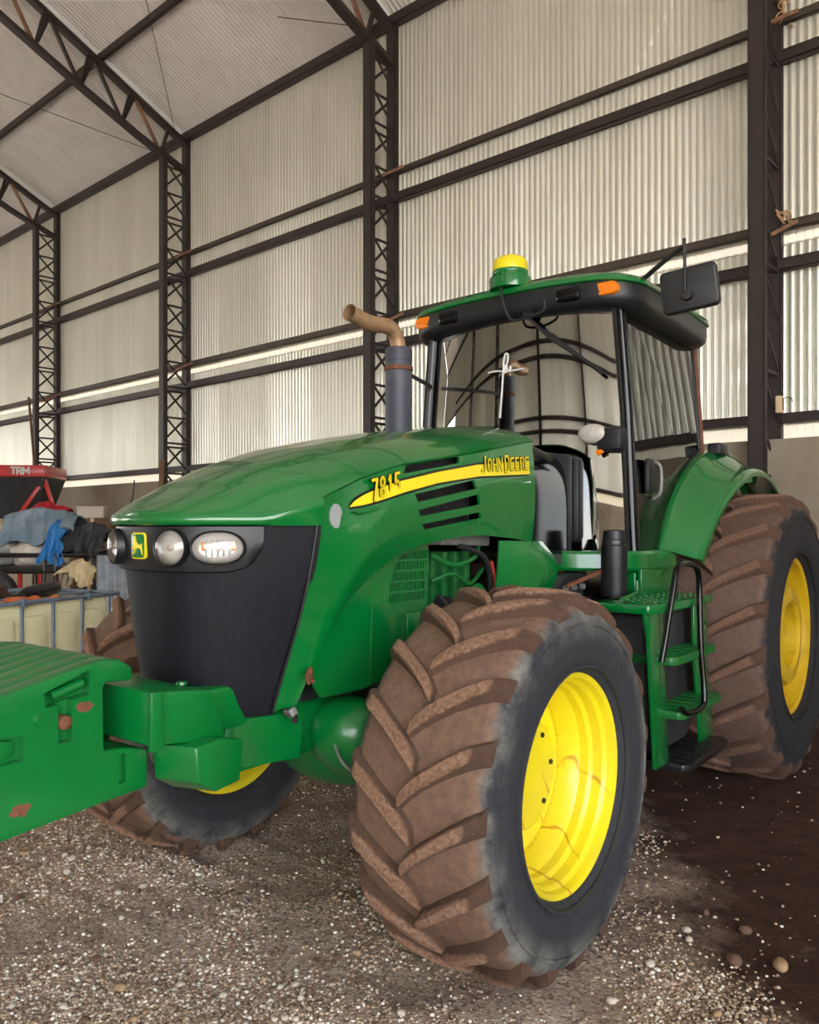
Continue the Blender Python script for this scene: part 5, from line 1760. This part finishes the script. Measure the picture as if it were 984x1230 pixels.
def drape(name, px0, px1, pyt, pyb, Y, mat, label, seed, fall, depth=0.55, cat='tarpaulin', folds=5, amp=0.035):
    """cloth thrown over a pile: rises from the back, tops out, falls down the front with folds and a ragged hem"""
    x0, _, zt = wpt(px0, pyt, Y)
    x1, _, zb = wpt(px1, pyb, Y)
    nu, nv = 44, 30
    def fn(a, b):
        x = x0 + (x1 - x0) * a
        f = float(fbm(a * folds + seed, b * 3.0 + seed * 2.0, 4))
        top = zt - 0.10 * (2 * a - 1) ** 2 + 0.05 * float(fbm(a * 3 + seed, 0.3, 3))
        hem = zb + fall(a)
        if b < 0.45:
            k = b / 0.45
            y = Y + depth * (1 - k)
            z = top - 0.20 * (1 - k) ** 2
        else:
            k = (b - 0.45) / 0.55
            y = Y - 0.16 * math.sin(k * PI / 2)
            z = top + (hem - top) * (k ** 1.3)
        fold = amp * math.sin(a * folds * 2 * PI + 5 * f + seed) * (0.3 + 0.7 * b)
        f2 = float(fbm(a * folds * 2.3 + seed * 1.3, b * 8.0 + seed, 4))
        f += 0.8 * f2
        return (x + 0.03 * f, y + fold + 0.05 * f, z + 0.04 * f * (1 - b * 0.5))
    o = G().slab(lambda a, b: fn(1 - a, b), nu, nv, 0.006).obj(name, mat, None, smooth=70)
    return tag(o, label, cat)
drape('tarpaulin', 6, 94, 610, 656, RY + 0.22, 'tarp_grey_blue', 'faded grey-blue tarpaulin draped over the sacks', 3, lambda a: 0.16 * a - 0.02 + 0.05 * math.sin(a * 9))
drape('blue_sheet', 58, 80, 626, 676, RY + 0.10, 'tarp_blue', 'bright blue plastic sheet hanging down from the pile', 8, lambda a: 0.05 * math.sin(a * 7), 0.3, 'plastic sheet', 3)
drape('black_jacket', 80, 130, 628, 668, RY + 0.18, 'cloth_black', 'crumpled black jacket heaped right of the blue sheet', 12, lambda a: 0.06 * math.sin(a * 8), 0.5, 'jacket', 4, 0.05)
drape('red_cloth', 30, 84, 604, 622, RY + 0.95, 'cloth_red', 'red cloth showing behind the top of the tarpaulin', 17, lambda a: 0.0, 0.3, 'cloth', 3, 0.03)
drape('paper_sack', 74, 118, 672, 690, RY - 0.06, 'sack_cream', 'torn cream paper bag hooked over the rack rail', 23, lambda a: -0.08 * a + 0.05 * math.sin(a * 6), 0.12, 'bag', 3, 0.02)

# --- upright offcut of galvanized roofing
xg, yg, zg = wpt(129, 706, 7.35)
n = 40
vs = []
for i in range(n + 1):
    t = i / n
    w = 0.010 * math.cos(t * 2 * PI * 5)
    vs += [(xg - 0.10 + 0.30 * t, yg + w + 0.10 * t, 0.0), (xg - 0.10 + 0.30 * t, yg + w + 0.10 * t, 1.385)]
gs = G()
gs.add(vs, [(2 * i, 2 * i + 2, 2 * i + 3, 2 * i + 1) for i in range(n)])
gsm = gs.obj('roofing_offcut', 'galvanized', None, smooth=80, fix=False)
sm = gsm.modifiers.new('thick', 'SOLIDIFY')
sm.thickness = 0.002
tag(gsm, 'narrow upright offcut of corrugated galvanized sheet beside the grille', 'metal sheet')

# --- red and black hopper machine against the back wall
HX, HY_, HZ = -7.62, 15.05, 0.0
hop = thing('spreader_hopper', 'black hopper with a red rim marked TRM by the far column', 'hopper', (HX, HY_, 0), 0.10)
rim_z0, rim_z1 = 2.565, 2.78
hx0, hx1 = -1.9, 0.86
def frust(x0, x1, y0, y1, z0, X0, X1, Y0, Y1, z1):
    g = G()
    g.add([(x0, y0, z0), (x1, y0, z0), (x1, y1, z0), (x0, y1, z0), (X0, Y0, z1), (X1, Y0, z1), (X1, Y1, z1), (X0, Y1, z1)],
          [(0, 3, 2, 1), (0, 1, 5, 4), (1, 2, 6, 5), (2, 3, 7, 6), (3, 0, 4, 7)])
    return g
frust(hx0 + 0.7, hx1 - 0.32, 0.35, 0.85, 1.45, hx0, hx1, 0.0, 1.2, rim_z0).obj('hopper_body', 'dark_tank', hop, smooth=0)
for x in (hx0 + 0.3, hx1 - 0.62):
    G().bar((x, -0.005, 2.56), (x + (0.3 if x < -1 else -0.12), 0.36, 1.46), 0.03, 0.02).obj('hopper_rib', 'dark_tank', hop, smooth=0)
rb = G()
for (xa, xb, ya, yb) in ((hx0, hx1, -0.02, 0.02), (hx0, hx1, 1.18, 1.22), (hx0 - 0.02, hx0 + 0.02, 0, 1.2), (hx1 - 0.02, hx1 + 0.02, 0, 1.2)):
    rb.add([(x, y, z) for z in (rim_z0, rim_z1) for x, y in ((xa, ya), (xb, ya), (xb, yb), (xa, yb))], [(0, 3, 2, 1), (4, 5, 6, 7), (0, 1, 5, 4), (1, 2, 6, 5), (2, 3, 7, 6), (3, 0, 4, 7)])
rim_o = rb.obj('hopper_rim', 'red_paint', hop, bevel=0.01)
to = lettering([('T', -0.155, -0.06, 0.085, 0.12), ('R', -0.045, -0.06, 0.075, 0.12), ('M', 0.06, -0.06, 0.10, 0.12)], 0.034).obj('rim_lettering', 'decal_white', rim_o, smooth=0, fix=False)
to.matrix_local = Matrix.Translation((0.42, -0.024, 2.675)) @ Matrix.Rotation(PI / 2, 4, 'X')
for k in range(6):
    G().lathe([(0.0, -0.012), (0.014, -0.011), (0.016, 0.0)], 'y', 8, (hx1 - 0.05 - 0.05 * k, 0.02 + 0.055 * k, 2.52 - 0.16 * k)).obj('hopper_bolt', 'alloy_grey', hop)
for (a, b) in (((0.80, 0.10, 2.56), (1.02, 0.10, 1.90)), ((0.80, 0.10, 2.50), (0.40, 0.05, 1.88)), ((1.02, 0.10, 1.95), (1.05, 0.1, 0.0)), ((0.40, 0.05, 1.92), (0.40, 0.05, 0.0)), ((0.35, 0.08, 1.90), (1.05, 0.08, 1.90)), ((-1.2, 0.4, 1.5), (-1.2, 0.4, 0.0)), ((-1.2, 0.8, 1.5), (-1.2, 0.8, 0.0)), ((0.5, 0.8, 1.5), (0.5, 0.8, 0.0))):
    G().bar(a, b, 0.07, 0.07).obj('hopper_frame', 'red_paint', hop, bevel=0.008)

# --- white crate on cartons near the concrete base
cx_, cy_, _ = wpt(111, 620, 13.0)
crt = thing('plastic_crate', 'off-white plastic crate on cartons against the concrete base', 'crate', (cx_, cy_, 1.78), 0.15)
for (c, s) in (((0, 0, 0.01), (0.40, 0.30, 0.02)), ((0, -0.145, 0.09), (0.40, 0.012, 0.18)), ((0, 0.145, 0.09), (0.40, 0.012, 0.18)), ((-0.195, 0, 0.09), (0.012, 0.30, 0.18)), ((0.195, 0, 0.09), (0.012, 0.30, 0.18)), ((0, -0.155, 0.17), (0.43, 0.02, 0.025)), ((0, 0.155, 0.17), (0.43, 0.02, 0.025))):
    G().box(c, s).obj('crate_panel', 'crate_white', crt, bevel=0.004)
zz = 0.0
for k, h in enumerate((0.60, 0.60, 0.58)):
    cb = thing('carton', ['brown carton at the bottom below the crate', 'brown carton in the middle below the crate', 'brown carton directly under the off-white crate'][k], 'carton', (cx_ + 0.03 * (k - 1), cy_ + 0.02, zz), 0.1 * k, 'cartons under the crate')
    G().box((0, 0, h / 2), (0.58, 0.45, h)).obj('carton_body', 'carton_brown', cb, bevel=0.008)
    G().box((0, -0.226, h / 2), (0.05, 0.004, h * 0.98)).obj('carton_tape', 'cream_box', cb, smooth=0)
    zz += h

# --- odds and ends on the columns
p = wp(0.80, COLS[4] - 0.30, 0)
pk = G().bar((0, 0, 0), (0.05, 0.12, 2.78), 0.09, 0.03).obj('wood_plank', 'wood', None, smooth=0)
pk.location = p
tag(pk, 'rough brown plank leaning on the column above the hood', 'plank')
p = wp(0.64, COLS[5] - 0.12, 0)
st_ = G().tube([(0, 0, 0), (0.10, 0.05, 2.2), (-0.12, 0.12, 4.4)], 0.028, 8).obj('wood_pole', 'wood', None)
st_.location = p
tag(st_, 'thin crooked wooden pole leaning on the far left column', 'pole')
sb = thing('socket_box', 'cream electric socket box with a black wire on the right column', 'socket', wp(0.20, COLS[2] - 0.10, 2.72), WY)
G().box((0, 0, 0.07), (0.07, 0.06, 0.16)).obj('box_body', 'cream_box', sb, bevel=0.01)
G().box((0.0, -0.032, 0.07), (0.02, 0.01, 0.10)).obj('box_slot', 'oily_brown', sb)
G().tube(crom([(0.03, -0.02, 0.13), (0.15, -0.05, 0.15), (0.24, -0.05, 0.10), (0.26, -0.04, 0.0)], 6), 0.005, 6).obj('box_wire', 'tube_black_rubber', sb)
for k, (tt, zz, sd) in enumerate(((COLS[2] - 0.10, 6.62, 3), (COLS[2] - 0.10, 4.62, 4))):
    rp = thing('rope_knot', ['frayed tan rope knotted high on the right column', 'short tan rope knotted on the right column beside the mirror'][k], 'rope', wp(0.10, tt, zz), 0, 'rope ends on the right column')
    rr2 = random.Random(sd)
    for j in range(5):
        pts = [(0, 0, 0)]
        for q in range(3):
            pts.append((pts[-1][0] + rr2.uniform(-0.07, 0.09), pts[-1][1] + rr2.uniform(-0.03, 0.03), pts[-1][2] - rr2.uniform(-0.05, 0.12)))
        G().tube(crom(pts, 4), 0.008, 6).obj('rope_strand', 'rope', rp)
wr = G().tube(crom([wp(0.305, 13.9, 2.50), wp(0.31, 13.95, 2.2), wp(0.31, 14.15, 1.8), wp(0.31, 14.2, 1.2)], 6), 0.012, 6).obj('wall_cable', 'black_metal', None)
tag(wr, 'black cable hanging down the concrete base beside the crate', 'cable')

# ------------------------------------------------------------------ crushed stone on the floor
def ico():
    bm = bmesh.new()
    bmesh.ops.create_icosphere(bm, subdivisions=1, radius=1)
    v = np.array([x.co[:] for x in bm.verts])
    f = np.array([[q.index for q in x.verts] for x in bm.faces])
    bm.free()
    return v, f
IV, IF = ico()
def blocked(x, y):
    """keep stones off the tyres' contact patches"""
    dx, dy = x - TO[0], y - TO[1]
    fu = (-math.sin(PSI), -math.cos(PSI))
    lv = (math.cos(PSI), -math.sin(PSI))
    u, v = dx * fu[0] + dy * fu[1], dx * lv[0] + dy * lv[1]
    for cu, r in ((-0.02, 0.22), (-3.10, 0.26)):
        for s in (1, -1):
            if abs(u - cu) < r and abs(v - 0.945 * s) < 0.30:
                return True
    # nor under the caged tank's pallet
    ex, ey = x - P0.x, y - P0.y
    lx, ly = ex * math.cos(IA) + ey * math.sin(IA), -ex * math.sin(IA) + ey * math.cos(IA)
    if -0.1 < lx < LX + 0.1 and -0.1 < ly < LY + 0.1:
        return True
    return False
rng = np.random.RandomState(11)
def gravel_weight(x, y):
    left = np.clip((1.15 - x + 1.6 * fbm(x * 0.9 + 3, y * 0.9, 3)) / 0.9, 0.0, 1)
    patch = np.clip(0.55 + 2.0 * fbm(x * 2.1, y * 2.1 + 7, 3), 0.05, 1)
    return left * patch + 0.010
def scatter(n, ylo, yhi, smin, smax, power):
    out = []
    while len(out) < n:
        y = ylo + (yhi - ylo) * rng.rand() ** 1.7
        hw = 0.54 * y + 0.15
        x = rng.uniform(-hw, hw)
        if rng.rand() > float(gravel_weight(x, y)) or blocked(x, y):
            continue
        out.append((x, y, smin + (smax - smin) * rng.rand() ** power))
    return out
pts = scatter(42000, 2.55, 6.2, 0.0035, 0.0115, 2.0)
N = len(pts)
P = np.array(pts)
P[:, 2] *= np.clip(0.8 + 0.10 * (P[:, 1] - 2.5), 0.8, 1.4)
H = ground_h(P[:, 0], P[:, 1])
ang = rng.rand(N) * 2 * PI
sc3 = np.stack([rng.uniform(0.8, 1.3, N), rng.uniform(0.7, 1.1, N), rng.uniform(0.5, 0.85, N)], -1) * P[:, 2:3]
V = IV[None] * (1 + 0.25 * (rng.rand(N, len(IV), 1) - 0.5)) * sc3[:, None, :]
c, s = np.cos(ang)[:, None], np.sin(ang)[:, None]
X = V[:, :, 0] * c - V[:, :, 1] * s + P[:, 0:1]
Y = V[:, :, 0] * s + V[:, :, 1] * c + P[:, 1:2]
Z = V[:, :, 2] + (H + P[:, 2] * 0.30)[:, None]
co = np.stack([X, Y, Z], -1).reshape(-1, 3)
fa = (IF[None] + (np.arange(N) * len(IV))[:, None, None]).reshape(-1, 3)
me = bpy.data.meshes.new('gravel')
me.vertices.add(len(co))
me.vertices.foreach_set('co', co.ravel())
me.loops.add(len(fa) * 3)
me.loops.foreach_set('vertex_index', fa.ravel())
me.polygons.add(len(fa))
me.polygons.foreach_set('loop_start', np.arange(len(fa)) * 3)
me.update()
me.materials.append(MAT['gravel_stone'])
gv = bpy.data.objects.new('gravel', me)
C.objects.link(gv)
tag(gv, 'fine pale crushed stone scattered over the earth floor', 'gravel', kind='stuff')

# larger single stones
def stone_mesh(seed, mat):
    r = np.random.RandomState(seed)
    bm = bmesh.new()
    bmesh.ops.create_icosphere(bm, subdivisions=2, radius=1)
    d = r.uniform(0.7, 1.25, 3)
    for v in bm.verts:
        k = 1 + 0.35 * float(fbm(v.co.x * 1.5 + seed, v.co.y * 1.5 + v.co.z + seed, 3))
        v.co = Vector((v.co.x * d[0] * k, v.co.y * d[1] * k, v.co.z * 0.62 * k))
    for f in bm.faces:
        f.smooth = True
    me = bpy.data.meshes.new('stone')
    bm.to_mesh(me)
    bm.free()
    me.materials.append(MAT[mat])
    return me
KINDS = [('stone_pale', 'pale grey pebble lying among the crushed stone', 'pale pebbles on the floor'),
         ('stone_tan', 'tan pebble lying among the crushed stone', 'tan pebbles on the floor'),
         ('stone_brown', 'brown earthy pebble lying on the floor', 'brown pebbles on the floor')]
SM = [[stone_mesh(10 * k + j, KINDS[k][0]) for j in range(4)] for k in range(3)]
def put_stone(x, y, r, k, j, label=None, group=None):
    o = inst('stone', SM[k][j], None, (x, y, float(ground_h(x, y)) + r * 0.42), (0, 0, rng.rand() * 6.28), (r, r, r))
    return tag(o, label or KINDS[k][1], 'stone', group if label else KINDS[k][2])
for (x, y, sz) in scatter(100, 2.72, 4.6, 0.010, 0.021, 1.6):
    k = int(rng.choice([0, 1, 2], p=[0.5, 0.3, 0.2]))
    put_stone(x, y, sz, k, rng.randint(4))
def gp_(px, py):
    Y = 1.65 * 980 / (py - 632)
    return (px - 492) / 980 * Y, Y
for (px, py, r, k, lab) in ((938, 1160, 0.036, 1, 'large orange-tan stone alone on the dark soil at lower right'), (882, 1156, 0.034, 2, 'flat brown stone just left of the orange-tan stone'),
                            (896, 1118, 0.028, 2, 'round dark brown stone above the flat brown stone'), (848, 1097, 0.020, 2, 'dark stone in the soil right of the front wheel'),
                            (828, 1130, 0.017, 0, 'white stone right of the front wheel, nearest to dark soil'), (781, 1162, 0.019, 0, 'white stone close to the front tyre at its right foot'),
                            (402, 1080, 0.018, 1, 'beige stone just left of the front tyre'), (146, 1104, 0.014, 0, 'rounded pale stone out on the left gravel'),
                            (862, 1222, 0.018, 1, 'tan stone cut by the bottom edge at right'), (735, 1202, 0.020, 0, 'broad white stone below the front tyre')):
    x, y = gp_(px, py)
    put_stone(x, y, r, k, (px + py) % 4, lab, 'single larger stones')
